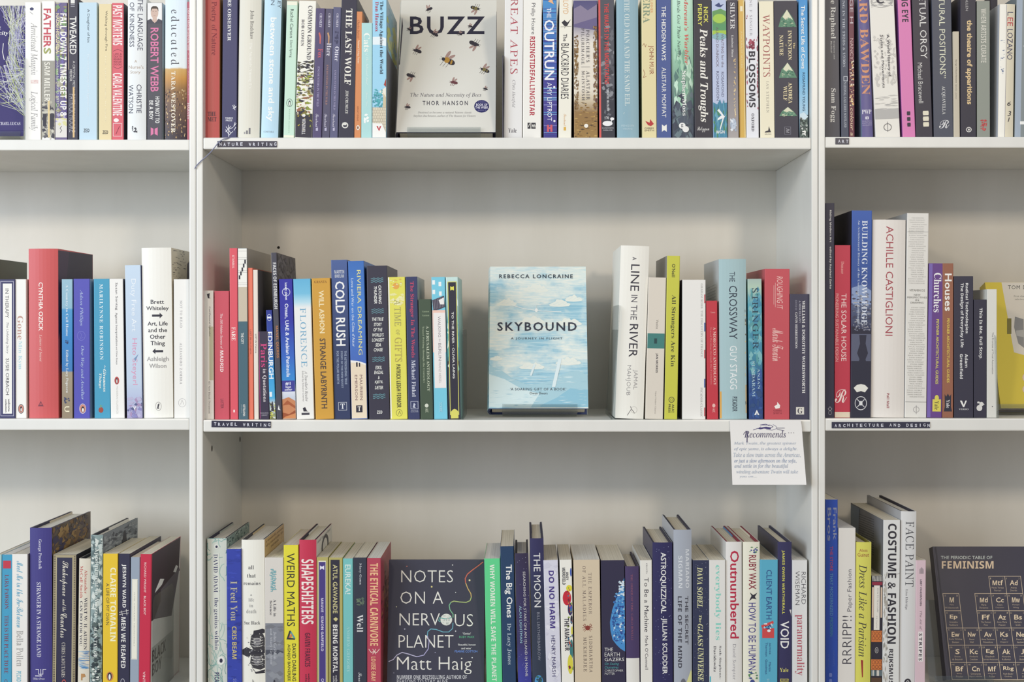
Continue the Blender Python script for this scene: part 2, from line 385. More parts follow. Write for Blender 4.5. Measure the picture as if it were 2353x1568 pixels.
def bk(xt, x0, x1, top, col, items, title, cdesc, hb=0, D=None, rc=None, lc=None, board='3a3a4e', bands=None, Y=None, pg=None, note=None, flap=None, rough=.42):
    c = CUR; y0 = Y if Y is not None else Y0+random.uniform(0, .0025)
    k = (DF+y0)/DF
    slope = (xt-x0)/(c['yref']-top)
    ang = math.atan(slope)
    w = (x1-x0)*S*k*math.cos(ang)*0.994
    zb = c['zs']+abs(math.sin(ang))*w/2+.0002
    base_py = CY-zb/(S*k)
    xb = (x0+x1)/2-slope*(base_py-c['yref'])
    h = (base_py-top)*S*k/math.cos(ang)
    D = D or min(.205, max(.085, h*.66))
    kind = 'hardback_book' if hb else 'paperback_book'
    e = empty(kind, (WX(xb, y0), y0, zb), (0, ang, 0))
    lab = note or f"{cdesc} {'hardback' if hb else 'paperback'} titled {title}, {c['phrase']}"
    tag(e, lab, 'book', c['group'])
    if c['last'] is not None and x0 < c['last']-1.5: print('OVERLAP', title, x0, c['last'])
    c['last'] = x1
    if bands:
        bands_ = [((base_py-yy)/(base_py-top), hx) for yy, hx in bands.get('s', bands) if True] if isinstance(bands, dict) else [((base_py-yy)/(base_py-top), hx) for yy, hx in bands]
        kw = bands.get('kw', {}) if isinstance(bands, dict) else {}
        cm = gmat(bands_, rough=rough, **kw)
    else: cm = mat(col, rough)
    lm = mat(lc, rough) if lc else cm; rm = mat(rc, rough) if rc else cm
    pgm = pg or (PAGES_W if random.random() < .35 else PAGES)
    if hb:
        bul = min(.0032, w*.07)
        poly, out = U_profile(w, D, .0004, bul)
        add_shell('dust_jacket', poly, 0, h, [cm, lm, rm, mat('d8d5cc', .6)], e, w, D)
        wi = w-.0009
        poly2, _ = U_profile(wi, D-.0006, .0024, bul*.95); poly2 = [(x, y+.00045) for x, y in poly2]
        add_shell('boards', poly2, .0002, h-.0004, [mat(board, .6)]*4, e, wi, D)
        v, f = box(-wi/2+.0026, wi/2-.0026, .006, D-.004, .003, h-.0035); mk('page_block', v, f, pgm, e)
        if flap:
            for s_ in (-1, 1):
                xa, xb_ = sorted((s_*(wi/2-.0026), s_*(wi/2-.0030)))
                v, f = box(xa, xb_, D*.42, D-.001, .0005, h-.0008); mk('jacket_flap', v, f, mat(flap, .5), e)
    else:
        poly, out = U_profile(w, D, .0004, 0)
        add_shell('cover', poly, 0, h, [cm, lm, rm, mat('e0ddd2', .6)], e, w, D)
        v, f = box(-w/2+.00045, w/2-.00045, .0006, D-.0006, .0002, h-.0004); mk('page_block', v, f, pgm, e)
    def prof(x):
        for (xa, ya), (xb2, yb2) in zip(out, out[1:]):
            if x <= xb2+1e-9: return ya+(yb2-ya)*((x-xa)/(xb2-xa))
        return out[-1][1]
    its = flat(items); sp_, rs, ls_ = [], [], []
    for it in its:
        if it[0] == 'R': rs.append(it[1])
        elif it[0] == 'LS': ls_.append(it[1])
        else: sp_.append(it)
    def zof(py): return min(max((base_py-py)*S*k/math.cos(ang), .0004), h-.0004)
    lim = w/2-.0004
    if sp_:
        PRINTS.append(dict(name='spine_print', parent=e, items=sp_, map2=lambda u, y: (min(max((u-.5)*w, -lim), lim), zof(y)),
                           surf=lambda a, l, b: (a, prof(min(max(a, -w/2), w/2))-l, b), cuts=[p[0] for p in out[1:-1]]))
    if rs: PRINTS.append(dict(name='cover_print', parent=e, items=rs, map2=lambda u, y: (.004+u*(D-.005), zof(y)), surf=lambda a, l, b: (w/2+l, a, b)))
    if ls_: PRINTS.append(dict(name='cover_print', parent=e, items=ls_, map2=lambda u, y: (.004+(1-u)*(D-.005), zof(y)), surf=lambda a, l, b: (-w/2-l, a, b)))
    return e
def RS(*its): return [('R', i) for i in flat(its)]
def LSD(*its): return [('LS', i) for i in flat(its)]

def face_book(xl, xr, ycov, top, t, tilt, col, items, label, group_, hb=1, board='3a3a4e', spine=None, yb=0.085, lift=.0026, pages=None, bands=None, kind='hardback_book', noise=None, cover_mat=None, gloss=.38):
    """a book leaning back on a stand, front cover to the room. xl,xr = photo columns of the cover's lower edge; top = photo row of its top edge.
    The frame's origin is the lower back edge, where it rests; the cover is at local y=-t."""
    c = CUR; th = math.radians(tilt)
    zf = c['zs']+lift
    # front lower edge
    Yf = yb-t*math.cos(th); Zf = zf+t*math.sin(th)
    X0, X1 = WX(xl, Yf), WX(xr, Yf); w = X1-X0
    tz = (CY-top)*S/DF    # slope of the sight line to the top edge
    # Zf + h cos = tz*(DF + Yf + h sin)
    h = (tz*(DF+Yf)-Zf)/(math.cos(th)-tz*math.sin(th))
    e = empty(kind, ((X0+X1)/2, yb, zf), (-th, 0, 0))
    tag(e, label, 'book', group_)
    cm = cover_mat or (gmat([(a, b) for a, b in bands], **(noise or {})) if bands else mat(col, gloss))
    bd = mat(board, .5)
    if hb:
        # jacket wraps front, spine (left) and back; profile in local x,y with spine at -w/2
        n = 8; arc = [(-w/2-.0030*math.sin(math.pi*i/n)+.001, -t+t*i/n) for i in range(n+1)]
        def shell(nm, off, z0, z1, m, tt):
            outer = [(w/2-off, -t+off)]+[(x+off, y*(1-2*off/t)-off) for x, y in arc]+[(w/2-off, -off)]
            inner = [(w/2-off, -off-tt)]+[(x+off+tt, (y+t/2)*(1-2*(off+tt)/t)-t/2) for x, y in arc[::-1]]+[(w/2-off, -t+off+tt)]
            poly = outer+inner; nn = len(poly); hh = nn//2
            v = [(x, y, z0) for x, y in poly]+[(x, y, z1) for x, y in poly]; f = []
            for i in range(hh-1):
                j = nn-1-i; f.append((i, i+1, j-1, j)); f.append((nn+i, nn+j, nn+j-1, nn+i+1))
            f += [(i, (i+1) % nn, nn+(i+1) % nn, nn+i) for i in range(nn)]
            return mk(nm, v, f, m, e)
        shell('dust_jacket', 0, .0, h, cm, .0004)
        shell('boards', .0006, -.0004, h-.0006, bd, .0026)
        v, f = box(-w/2+.005, w/2-.0045, -t+.0034, -.0034, .0025, h-.004); mk('page_block', v, f, pages or PAGES, e)
    else:
        poly = [(-w/2, -t), (w/2, -t), (w/2, 0), (-w/2, 0)]
        v, f = box(-w/2, w/2, -t, -t+.0005, 0, h); mk('front_cover', v, f, cm, e)
        v, f = box(-w/2, -w/2+.0005, -t+.0005, -.0005, 0, h); mk('spine', v, f, mat(spine, .4) if spine else cm, e)
        v, f = box(-w/2, w/2, -.0005, 0, 0, h); mk('back_cover', v, f, cm, e)
        v, f = box(-w/2+.0006, w/2-.0008, -t+.0006, -.0006, .0002, h-.0004); mk('page_block', v, f, pages or PAGES, e)
    # photo point -> cover coordinates through the sight line
    Xc = (X0+X1)/2
    ny, nz = -math.cos(th), math.sin(th)     # cover normal
    def m2(px, py):
        dx, dz = (px-CX)*S/DF, (CY-py)*S/DF
        # plane through (Xc, Yf, Zf): ny*(y-Yf)+nz*(z-Zf)=0, ray y=-DF+s, z=dz*s
        s_ = (ny*(DF+Yf)+nz*Zf)/(ny+nz*dz)
        yy = -DF+s_; zz = dz*s_; xx = dx*s_
        b = (yy-Yf)*math.sin(th)+(zz-Zf)*math.cos(th)
        return (min(max(xx-Xc, -w/2+.0002), w/2-.0002), min(max(b, .0002), h-.0002))
    PRINTS.append(dict(name='cover_print', parent=e, items=flat(items), map2=m2, surf=lambda a, l, b: (a, -t-l, b), rough=.42))
    return e, w, h, Yf, Zf
def stand(xl, xr, t, tilt, yb, label, lip=.009, back=.12):
    """bent clear acrylic book stand: lip, ledge, sloping back"""
    c = CUR; th = math.radians(tilt); X0, X1 = WX(xl), WX(xr); w = X1-X0; T_ = .0022
    e = empty('book_stand', ((X0+X1)/2, yb, c['zs'])); tag(e, label, 'book stand', 'clear acrylic book stands')
    yf = yb-t*math.cos(th)-.004; zf = t*math.sin(th)
    # ledge runs under the book from its back foot up to the front edge, back slopes behind it
    d = Vector((yf-yb, zf)).normalized(); nrm = Vector((math.sin(th), math.cos(th)))
    def plate(nm, p, q, th_=T_):
        p, q = Vector(p), Vector(q); dd = (q-p).normalized(); n_ = Vector((-dd.y, dd.x))*th_
        pts = [p, q, q+n_, p+n_]
        v = [(-w/2, a.x, a.y) for a in pts]+[(w/2, a.x, a.y) for a in pts]
        f = [(0, 1, 2, 3), (7, 6, 5, 4)]+[(i, i+4, (i+1) % 4+4, (i+1) % 4) for i in range(4)]
        mk(nm, v, f, ACR, e)
    plate('ledge', (.006, .0003), (yf-yb, zf-.0003))
    a = Vector((yf-yb, zf)); plate('front_lip', (a.x, a.y), (a.x+lip*math.sin(th), a.y+lip*math.cos(th)))
    plate('back_rest', (.006, .0003), (.006+back*math.sin(th), back*math.cos(th)))
    return e
def bookend(px, h_px, foot_px, label, lean=0.0, D=.13, y=0.006, m=None, side=1):
    """bent L-shaped bookend: upright plate with rounded front corner, foot plate lying under the books"""
    c = CUR; x = WX(px, y); h = h_px*S; e = empty('bookend', (x, y, c['zs'])); tag(e, label, 'bookend', 'bookends holding the rows of books')
    t = .0014; r = .012
    prof = [(0, .0002), (D, .0002), (D, h-r)]+[(D-r+r*math.cos(a), h-r+r*math.sin(a)) for a in (.4, .8, 1.2, 1.57)]+[(r-r*math.sin(a)*1.0, h-r+r*math.cos(a)) for a in (0, .4, .8, 1.2, 1.57)]
    n = len(prof); ex = lean*h
    v = [(ex*z/h, a, z) for a, z in prof]+[(ex*z/h+t*side, a, z) for a, z in prof]
    f = [tuple(range(n-1, -1, -1)), tuple(range(n, 2*n))]+[(i, (i+1) % n, n+(i+1) % n, n+i) for i in range(n)]
    mm = m or ACR
    mk('upright_plate', v, f, mm, e)
    fw = foot_px*S; xa, xb = sorted((-side*fw, -side*.0002))
    v, f = box(xa, xb, .001, D*.7, -.0001, .0006); mk('foot_plate', v, f, mm, e)
    return e
# ================================================================= ROW 1, shelf with the purple face-out book
W, K = 'f1efe6', '34323f'
shelf('L', 1, 'upper shelf beside the purple face-out book', 'books on the upper shelf of the first bookcase')
r = random.Random(11); web = []
for i in range(120):
    if i % 2: p, q = (r.uniform(-40, 60), 12), (r.uniform(20, 60), r.uniform(60, 265))
    else: p, q = (r.uniform(-40, 30), r.uniform(60, 150)), (58, r.uniform(20, 268))
    web.append(L(r.choice(['c9c8d8', 'b9c08a', 'd9dccb', 'a8a4c6']), r.uniform(.6, 1.2), p, q))
for i in range(50): web.append(L(r.choice(['c9c8d8', 'b9c08a', 'd9dccb']), r.uniform(.6, 1.3), (r.uniform(-40, 40), 265+r.uniform(-110, -20)), (56, r.uniform(150, 268))))
face_book(-92, 54, 301, 13, .024, 20, '4a4474', [web, P('46406f', (-40, 20), (-6, 10), (4, 30), (10, 48), (22, 66), (18, 100), (20, 120), (10, 150), (-40, 160)),
    P('46406f', (-92, 236), (0, 240), (57, 268), (56, 300), (-92, 300)), T('I', 'y', W, -12, 2, 60, 68), H('J', 'city', W, -2, 20, 72, 83), L(W, 1.5, (8, 100), (6, 120), (10, 138)),
    H('R', 'RACHAEL LUCAS', 'd8d5de', -12, 47, 281, 288)],
    'purple face-out book covered in a web of fine pale lines', CUR['group'], hb=0, yb=.062, kind='paperback_book')
stand(-30, 24, .024, 20, .062, 'clear acrylic stand under the purple face-out book')
bookend(55.6, 195, 90, 'thin clear bookend between purple face-out book and the white handwritten one', side=-1, D=.12)
bk(57.5, 57.5, 94, 5, 'efede6', [T('I', 'Armistead Maupin', '8f8c8c', .25, .8, 52, 172), T('s', 'MEMOIR', 'd9a6a0', .35, .85, 184, 192), T('I', 'Logical Family', '8f8c8c', .25, .8, 210, 300), E('3c3f66', .3, .55, 17, 24), L('8f8c8c', 1, (.3, 27), (.5, 33))],
   'logical family', 'white handwritten-spine')
bk(96, 96, 126, 3, 'efeee6', [Q('9d9a8f', 0, 1, 139.5, 316), SPK(['5d5b60', 'c9c5b5', '3f3d46', 'b5b1a2'], 70, 0, 1, 235, 316, .15, .5, 2, 14, 4), Q('35333d', .1, .35, 262, 290), Q('35333d', .62, .95, 262, 292), Q('c9c5b5', 0, 1, 256, 260), Q('dfc893', .48, .62, 230, 316),
   T('S', 'FATHER', 'c24a58', .14, .7, 20, 109), T('S', 'S', '9da35c', .14, .7, 110, 124), T('S', 'SAM MILLER', 'e6e3d6', .2, .65, 143, 233)], 'fathers', 'white and grey')
bk(127, 127, 154.7, 6, '6a5f86', [SPK(['7d9c6a', '5a4f88', 'a8a48f', '6f65a0', '8f8a5f'], 120, 0, 1, 6, 270, .1, .5, 4, 22, 5), Q('dcd8d0', 0, 1, 272, 316), SPK(['a79fc6', 'd8d49a'], 16, 0, 1, 258, 290, .2, .5, 3, 9, 2),
   T('S', 'FALL DOWN 7 TIMES GET UP 8', W, .42, .95, 31, 266), T('S', 'NAOKI HIGASHIDA', 'e8dcb0', .06, .34, 31, 122), T('s', 'Introduced by DAVID MITCHELL', 'd2d6c8', .06, .32, 129, 265), L('4a4850', 1.2, (.55, 290), (.4, 295), (.55, 300), (.4, 305))],
   'fall down seven times', 'purple and green')
bk(155.5, 155.5, 179, -4, '363545', [T('k', 'TWEAKED', 'e6e4dd', .2, .85, 38, 125), T('k', 'A CRYSTAL METH', 'd6d4ce', .5, .72, 140, 206), T('k', 'MEMOIR', 'd6d4ce', .2, .42, 160, 187), T('s', 'PATRICK MOORE', '9d9ba3', .15, .75, 216, 304), Q('d8b784', .5, .68, 200, 316),
   Q('e0ded8', .3, .7, -2, 8), Q('a8a6ae', .3, .7, 10, 12), Q('a8a6ae', .3, .7, 14, 16), L('a08c78', 2, (.05, -4), (.08, 60), (.02, 100), (.1, 160))], 'tweaked', 'dark worn', D=.12)
bk(181.5, 181.5, 223, 5.5, 'bfd6e2', [T('s', 'A Daughter of Isis', '3f4a55', .42, .6, 21, 98), T('s', 'The autobiography of an Egyptian writer', 'd6e3ea', .42, .58, 123, 269), H('x', 'ZED', '2c3038', .26, .57, 296, 304)], 'a daughter of isis', 'pale blue')
bk(227, 227, 256.5, 9, 'e0d0a4', [T('s', 'Walking through Fire', '4c463c', .46, .68, 25, 117), T('s', 'The later years in exile', 'ece2c0', .46, .6, 125, 280), H('x', 'ZED', '35322e', .3, .72, 300, 308)], 'walking through fire', 'cream')
bk(257, 257, 284, 7, 'd4606c', [T('x', 'PAST MORTEMS', 'f0e6e2', .08, .9, 12.5, 104, ), T('x', 'CARLA VALENTINE', 'f0e6e2', .08, .88, 168, 266), L('7d3544', 1, (.1, 118), (.5, 113), (.9, 118)), L('7d3544', 1, (.1, 153), (.5, 158), (.9, 153)),
   [H('s', s_, '8a3a48', .15, .85, 122+i*6, 126.5+i*6) for i, s_ in enumerate(['LIFE &', 'DEATH', 'BEHIND', 'MORTUARY', 'DOORS'])], E('f0e6e2', .15, .6, 272, 281), B('f0e6e2', .12, .85, 284, 313, 1), L('8a3a48', 1.2, (.35, 308), (.65, 290))], 'past mortems', 'coral red', rc='3a3540')
bk(293, 292, 335, -5, 'e2e5e4', [T('s', 'THE LANGUAGE', '3f4256', .54, .82, -3, 116), T('s', 'OF KINDNESS', '3f4256', .1, .36, 5, 108), H('s', 'A', 'b3a08f', .38, .52, 138, 144), H('s', "Nurse's", 'b3a08f', .06, .86, 150, 158), H('s', 'Story', 'b3a08f', .15, .7, 162, 171),
   T('s', 'CHRISTIE', '3f4256', .5, .76, 194, 260), T('s', 'WATSON', '3f4256', .06, .32, 195, 260), SPK(['44434c'], 14, .25, .55, 291, 305, .06, .14, 2, 5, 6)], 'the language of kindness', 'very pale grey', hb=1)
bk(338, 338, 373, 6, '484852', [Q('e9e9e6', 0, 1, 6, 50), P('484852', (0, 54), (.0, 47), (.25, 43), (.5, 53), (.75, 43), (1, 47), (1, 54)), E('cdb3a4', .24, .74, 16, 43), P('cdb3a4', (.38, 38), (.62, 38), (.66, 48), (.5, 53), (.34, 48)), P('4b4038', (.24, 27), (.26, 18), (.38, 14), (.6, 14), (.73, 18), (.75, 27), (.66, 20), (.34, 20)), L('4b4038', .7, (.36, 26), (.44, 26)), L('4b4038', .7, (.54, 26), (.62, 26)), L('9c6b62', .7, (.42, 36), (.56, 36)),
   T('S', 'ROBERT WEBB', 'd97ba4', .22, .76, 64, 211), T('x', 'HOW NOT TO', 'e6e6e2', .54, .82, 222, 283), T('x', 'BE A BOY', 'e6e6e2', .14, .4, 231, 275), P('d97ba4', (.24, 293), (.42, 296), (.42, 308), (.24, 312)), P('d97ba4', (.5, 296), (.7, 293), (.7, 312), (.5, 308))],
   'how not to be a boy', 'charcoal', rc='c7dae3')
bk(379, 378, 428, -6, 'dfe8ea', [T('r', 'educated', '43424c', .28, .66, 22, 150, sp=1.35), T('R', 'TARA WESTOVER', 'ece3cf', .3, .5, 164, 305, sp=1.1), SPK(['c2a070', '6a5140', '3c3238', 'd2b88a', '8a6a48'], 150, 0, 1, 205, 316, .02, .08, 2, 8, 9), T('R', 'TARA WESTOVER', 'ece3cf', .3, .5, 164, 305, sp=1.1)],
   'educated', 'pale sky and wheat field', hb=1, bands={'s': [(316, '3a3038'), (240, '6d5242'), (205, '8f6a40'), (180, 'c08c44'), (159, 'c9a260'), (155, 'dfe6e6'), (0, 'd8e6ee')], 'kw': dict(noise=.03, nscale=60)})
bk(430, 429.5, 435.5, 4, 'b8606e', [T('S', 'DEATH AND', 'e3cbc9', .1, .9, 19, 62), T('S', 'MISADVENTURE', 'e3cbc9', .1, .9, 64, 116), T('s', 'A TRUE ACCOUNT', 'd9a7a8', .3, .7, 120, 220), T('S', 'HARVEY', 'e3cbc9', .1, .9, 237, 275)], 'misadventure', 'narrow dusty red')

# ================================================================= ROW 1, nature writing
shelf('C', 1, 'on the nature writing shelf', 'books on the nature writing shelf')
bk(470, 469.5, 504, -12, 'c8605c', [T('q', 'The Poetry of Nature', '8a3640', .38, .82, -30, 127), H('R', 'THE', '3f2f3d', .22, .78, 257, 267), H('R', 'MET', '3f2f3d', .22, .8, 269, 279)], 'the poetry of nature', 'tall salmon red', hb=1, rc='d19a55', D=.155)
bk(512, 509.7, 543.5, -12, '3b3c64', [T('R', 'NATURE OBSERVER', 'e3e3e0', .34, .58, -40, 94), H('S', 'TIMBER', 'dcdce2', .22, .75, 269.5, 273.5), H('S', 'PRESS', 'dcdce2', .26, .7, 275, 279), [L('e6e6ea', 1.3, a, b) for a, b in [((.45, 287), (.47, 315)), ((.28, 291), (.62, 306)), ((.62, 290), (.26, 303)), ((.5, 297), (.75, 293)), ((.25, 298), (.5, 310)), ((.75, 302), (.45, 312)), ((.9, 281), (.8, 292)), ((.98, 283), (.85, 289)), ((.96, 292), (.82, 300)), ((.98, 244), (.75, 250)), ((.72, 242), (.9, 253)), ((.8, 241), (.95, 248))]]],
   'nature observer', 'navy blue', D=.15)
bk(550, 545, 595.5, -14, 'dbd8ca', [T('q', 'John Bradshaw', '76736e', .5, .68, 23.5, 90), T('q', 'The Animals Among Us', 'eeece2', .46, .64, 98, 203), Q('77757a', .52, .6, 294, 308), Q('77757a', .4, .48, 300, 308), Q('9c9a98', .3, .36, 303, 308)], 'the animals among us', 'thick bone coloured', hb=1, board='2f2f45')
bk(608, 599, 638.5, -16, 'bcdbea', [T('S', 'between stone and sky', 'f2f4f0', .28, .74, 40, 279), T('s', 'WHEATLEY', '56616e', .78, .96, -60, 18), T('s', 'MARTIN', '56616e', .38, .6, -50, 12), H('s', 'CONSTABLE', '8a98a2', .15, .75, 301, 305)], 'between stone and sky', 'light blue', hb=1, rc='6f8286', board='54606a', D=.15)
bk(659, 651, 676, 3, 'c6e2ce', [Q('ecead6', 0, 1, 2.7, 12), Q('ecead6', 0, 1, 311, 316), T('s', 'Rachel Carson', '3f4a4a', .36, .66, 21, 87), T('s', 'Silent Spring', '4f5a58', .34, .62, 92, 132), G('3f4a4a', .2, .78, 227, 246, .1), E('3f4a4a', .38, .6, 231, 244), E('e8ece2', .44, .56, 234, 243), T('s', 'MODERN CLASSICS', '8fae9c', .45, .55, 251, 305, sp=1.6)], 'silent spring', 'mint green')
bk(687.5, 677.5, 717, 2, 'edebdf', [P('37343f', (0, 258), (.4, 250), (1, 262), (1, 316), (0, 316)), SPK(['3a3840', '5a563f'], 55, 0, 1, 140, 215, .1, .5, 1.5, 9, 12), SPK(['3a3840', '8f9a3c', 'b8b86a', 'e9e6cc', '7d7038', '9c6b50'], 120, 0, 1, 165, 265, .1, .4, 1.5, 7, 13), SPK(['9aa050', 'b89c40'], 16, .1, 1, 262, 300, .06, .15, 1.5, 4, 14), [L('3a3840', 1, (.1, 150+i*9), (.95, 138+i*11)) for i in range(6)],
   T('q', 'COMMON GROUND', '55525a', .54, .78, 13, 137), T('q', 'ROB COWEN', '66636a', .18, .34, 45, 106), E('e6e4dc', .36, .6, 262, 269, 6), T('S', 'WINDMILL', 'd8d6d6', .4, .6, 273, 309)], 'common ground', 'white and tangled hedge')
for (xt, x0, x1, tp, cc, nm, nc, shp, tg) in ((726.5, 718, 738.3, 19, '534a70', 'Fox', 'c95c66', 'c9685e', 'fox'), (747, 738.8, 757.5, 20, '535068', 'Hare', 'dcdae0', 'c79a70', 'hare'), (766, 758, 776, 16.5, '5c5d7c', 'Otter', 'dcdae4', '3f405c', 'otter')):
    yy = {'fox': (112, 133), 'hare': (99, 129), 'otter': (107, 141)}[tg]
    bk(xt, x0, x1, tp, cc, [T('R', 'CRUMLEY', 'cfcbd8', .42, .7, 31, 63), P(shp, (.35, 76), (.5, 74), (.65, 84), (.62, 101), (.5, 100), (.48, 86)) if tg != 'otter' else SPK([shp], 14, .25, .75, 73, 99, .15, .3, 4, 9, 3),
       T('q', nm, nc, .34, .88, *yy), T('q', 'ENCOUNTERS IN THE WILD', {'hare': 'a87c72'}.get(tg, 'a8a0c0'), .36, .6, yy[1]+20, yy[1]+112), T('c', 'Saraband', 'd6d2e0', .3, .62, 262, 293), Q('b8b4cc', .35, .6, 294, 301)], tg, {'fox': 'small plum purple', 'hare': 'small slate purple', 'otter': 'small blue violet'}[tg], D=.11)
bk(785, 777.5, 813.3, -8, '363545', [T('R', 'THE LAST WOLF', 'ece9dc', .3, .72, 20, 195), T('R', 'JIM CRUMLEY', 'dcdad2', .38, .58, 208, 262), G('dcdad2', .2, .62, 281, 295, .35), Q('dcdad2', .25, .5, 282, 288)], 'the last wolf', 'dark slate', D=.14)
bk(817, 813.6, 829.5, 26.5, 'd68c5c', [T('I', 'Charles Darwin', '7d4a3a', .3, .6, 46, 88), T('J', 'Natural Living Forms', 'f0dcc0', .3, .66, 92, 146), T('s', 'GREAT IDEAS', '8a5038', .4, .6, 244, 278), E('ece6da', .3, .8, 288, 299), E('8a5a40', .42, .66, 290, 297)], 'natural living forms', 'slim orange')
bk(831, 830, 854.5, 52.5, 'aed8d6', [T('R', 'Cats', 'eef2e8', .2, .78, 76, 119), T('c', 'of the National Trust', 'd9ebe6', .35, .66, 122, 195), T('c', 'Jane Doe', 'd9ebe6', .4, .6, 210, 245), SPK(['eef4f0'], 12, .22, .75, 260, 281, .2, .35, 5, 8, 8)], 'cats', 'short aqua')
vb = [L('8a8072', .5, (0.02, 247+i*6.5), (.98, 247+i*6.5)) for i in range(10)]+[L('8a8072', .5, (.12*j+(.06 if i % 2 else 0), 247+i*6.5), (.12*j+(.06 if i % 2 else 0), 253.5+i*6.5)) for i in range(10) for j in range(8)]
bk(856, 855, 887.5, -6, '9fd2ea', [P('e4eef0', (0, 85), (.6, 84), (1, 88), (1, 106), (.5, 103), (0, 103)), Q('dcd2ba', 0, 1, 247, 316), vb, P('e9e4d6', (.5, 210), (1, 200), (1, 228), (.6, 214)), P('a8443c', (.82, 195), (1, 180), (1, 200)), P('cfc0a0', (.8, 214), (1, 224), (1, 247), (.75, 247)), SPK(['4aa0a8', '58b0b6', '3f8a98'], 60, .02, .75, 206, 246, .08, .22, 2, 6, 5), P('efeee8', (0, 283), (.7, 284), (1, 305), (1, 316), (0, 316)),
   T('R', 'The Village Against the World', '36424e', .48, .76, 3, 170), T('R', 'Dan Hancox', 'b8445c', .2, .42, 4, 73), P('b8343f', (.3, 290), (.42, 290), (.48, 297), (.55, 290), (.65, 290), (.5, 302))]+RS(Q('a8c4d0', 0, 1, -6, 100), SPK(['c9cf7a', '8fb8c8', 'cdd49a'], 30, 0, 1, 0, 110, .2, .5, 10, 30, 3), Q('74767e', 0, 1, 112, 316)),
   'village against the world', 'sky blue illustrated', D=.15)
def bee(cx, cy, s, a=0, body='3a3336', wing='a98c84', band=None):
    ca, sa = math.cos(a), math.sin(a); o = []
    def t(x, y): return (cx+(x*ca-y*sa)*s, cy+(x*sa+y*ca)*s)
    def el(c, x, y, rx, ry, rot=0):
        return ('P', c, [t(x+rx*math.cos(q)*math.cos(rot)-ry*math.sin(q)*math.sin(rot), y+rx*math.cos(q)*math.sin(rot)+ry*math.sin(q)*math.cos(rot)) for q in [i*math.pi/7 for i in range(14)]])
    o += [el(wing, -1, -5, 1.6, 5, .3), el(wing, 3, -4, 1.4, 4.4, .8)]
    for lx in (-3, 0, 3): o.append(L(body, .7, t(lx, 1), t(lx-1.5, 5), t(lx-2.5, 7.5)))
    o += [el(body, 4, 1, 4.2, 2.8, .15), el(band or body, -.5, .2, 3, 2.9), el(body, -4, .3, 1.8, 1.7)]
    if band: o += [el(band, 4.5, 1, 1, 2.4)]
    o += [L(body, .6, t(-5, -.6), t(-7.5, -1.6)), L(body, .6, t(-5, .6), t(-8, 1.2))]
    return o
bz = [H('S', 'BUZZ', '302e3e', 942, 1114, 38, 79, sp=1.15), H('I', 'The Nature and Necessity of Bees', '55525c', 943, 1106, 213, 225), H('k', 'THOR HANSON', '3c3a46', 971, 1075, 232, 242, sp=1.45),
    H('I', 'Destined to become a natural history classic', '7a7878', 960, 1084, 256, 262), H('I', 'Stephen Buchmann, author of The Reason for Flowers', '7a7878', 950, 1093, 263.5, 270), E('2f2f63', 1089.5, 1124, 230, 259), H('S', 'BOOK OF', 'e8e6ee', 1094, 1120, 238, 243.5), H('S', 'THE WEEK', 'e8e6ee', 1092, 1122, 244.5, 250), H('s', 'A RADIO', '8a88b0', 1098, 1116, 233, 236), H('s', 'RADIO 4', '8a88b0', 1098, 1116, 252, 255)]
for b in ((985, 21, 1.1, -.5), (1093, 20, 1.5, 3.3), (1028, 138, 2.3, .3), (958, 116, 1.4, .2), (1091, 102, 1.7, 3.4), (998, 78, 1.2, .3), (1056, 77, .8, .4), (1080, 60, .7, .1), (940, 67, .7, .4), (945, 175, 1.4, 3.3), (1113, 160, 1.5, .3), (1042, 189, 1.2, .1), (1115, 204, .7, .2), (936, 246, .9, 0)):
    bz += bee(b[0], b[1], b[2], b[3], band={(2.3): 'b58a3c', (1.5): '7d7248'}.get(b[2]), body='38333a' if b[0] != 1042 else '6a3f42')
bz += [P('4a464e', (924, 40), (926, 60), (919, 148), (917, 150))]
face_book(909, 1138.5, 292, 0.5, .030, 20, 'dedcd2', bz, 'white face-out hardback with printed bees titled buzz', CUR['group'], hb=1, board='3f3e4e', yb=.062)
CUR['last'] = 1139
stand(931, 1103, .030, 20, .062, 'clear acrylic stand under the face-out bee book')
bookend(1156.5, 195, 70, 'dark metal bookend beside the tall white great apes book', side=-1, m=mat('55535c', .3), D=.14, lean=0.0)
bk(1160, 1157.3, 1200, -12, 'e6e5e2', [T('r', 'GREAT APES', 'b0505c', .32, .72, -30, 170, sp=1.15), T('I', 'Chris Herzfeld', '8d8a8c', .4, .62, 184, 247), H('q', 'Yale', '55525a', .24, .7, 295, 305)], 'great apes', 'tall white', lc='4a4852')
bk(1203, 1201, 1243.5, -6, 'eeece4', [T('s', 'Philip Hoare', '4a4850', .38, .64, 7, 79), T('x', 'RISINGTIDEFALLINGSTAR', 'b23a4a', .36, .64, 84, 266), Q('302f36', .26, .42, 282, 296), Q('302f36', .46, .7, 282, 296), L('eeece4', 1.2, (.3, 292), (.38, 284)), H('S', '4th', 'eeece4', .5, .68, 285, 293)], 'rising tide falling star', 'white and red lettered')
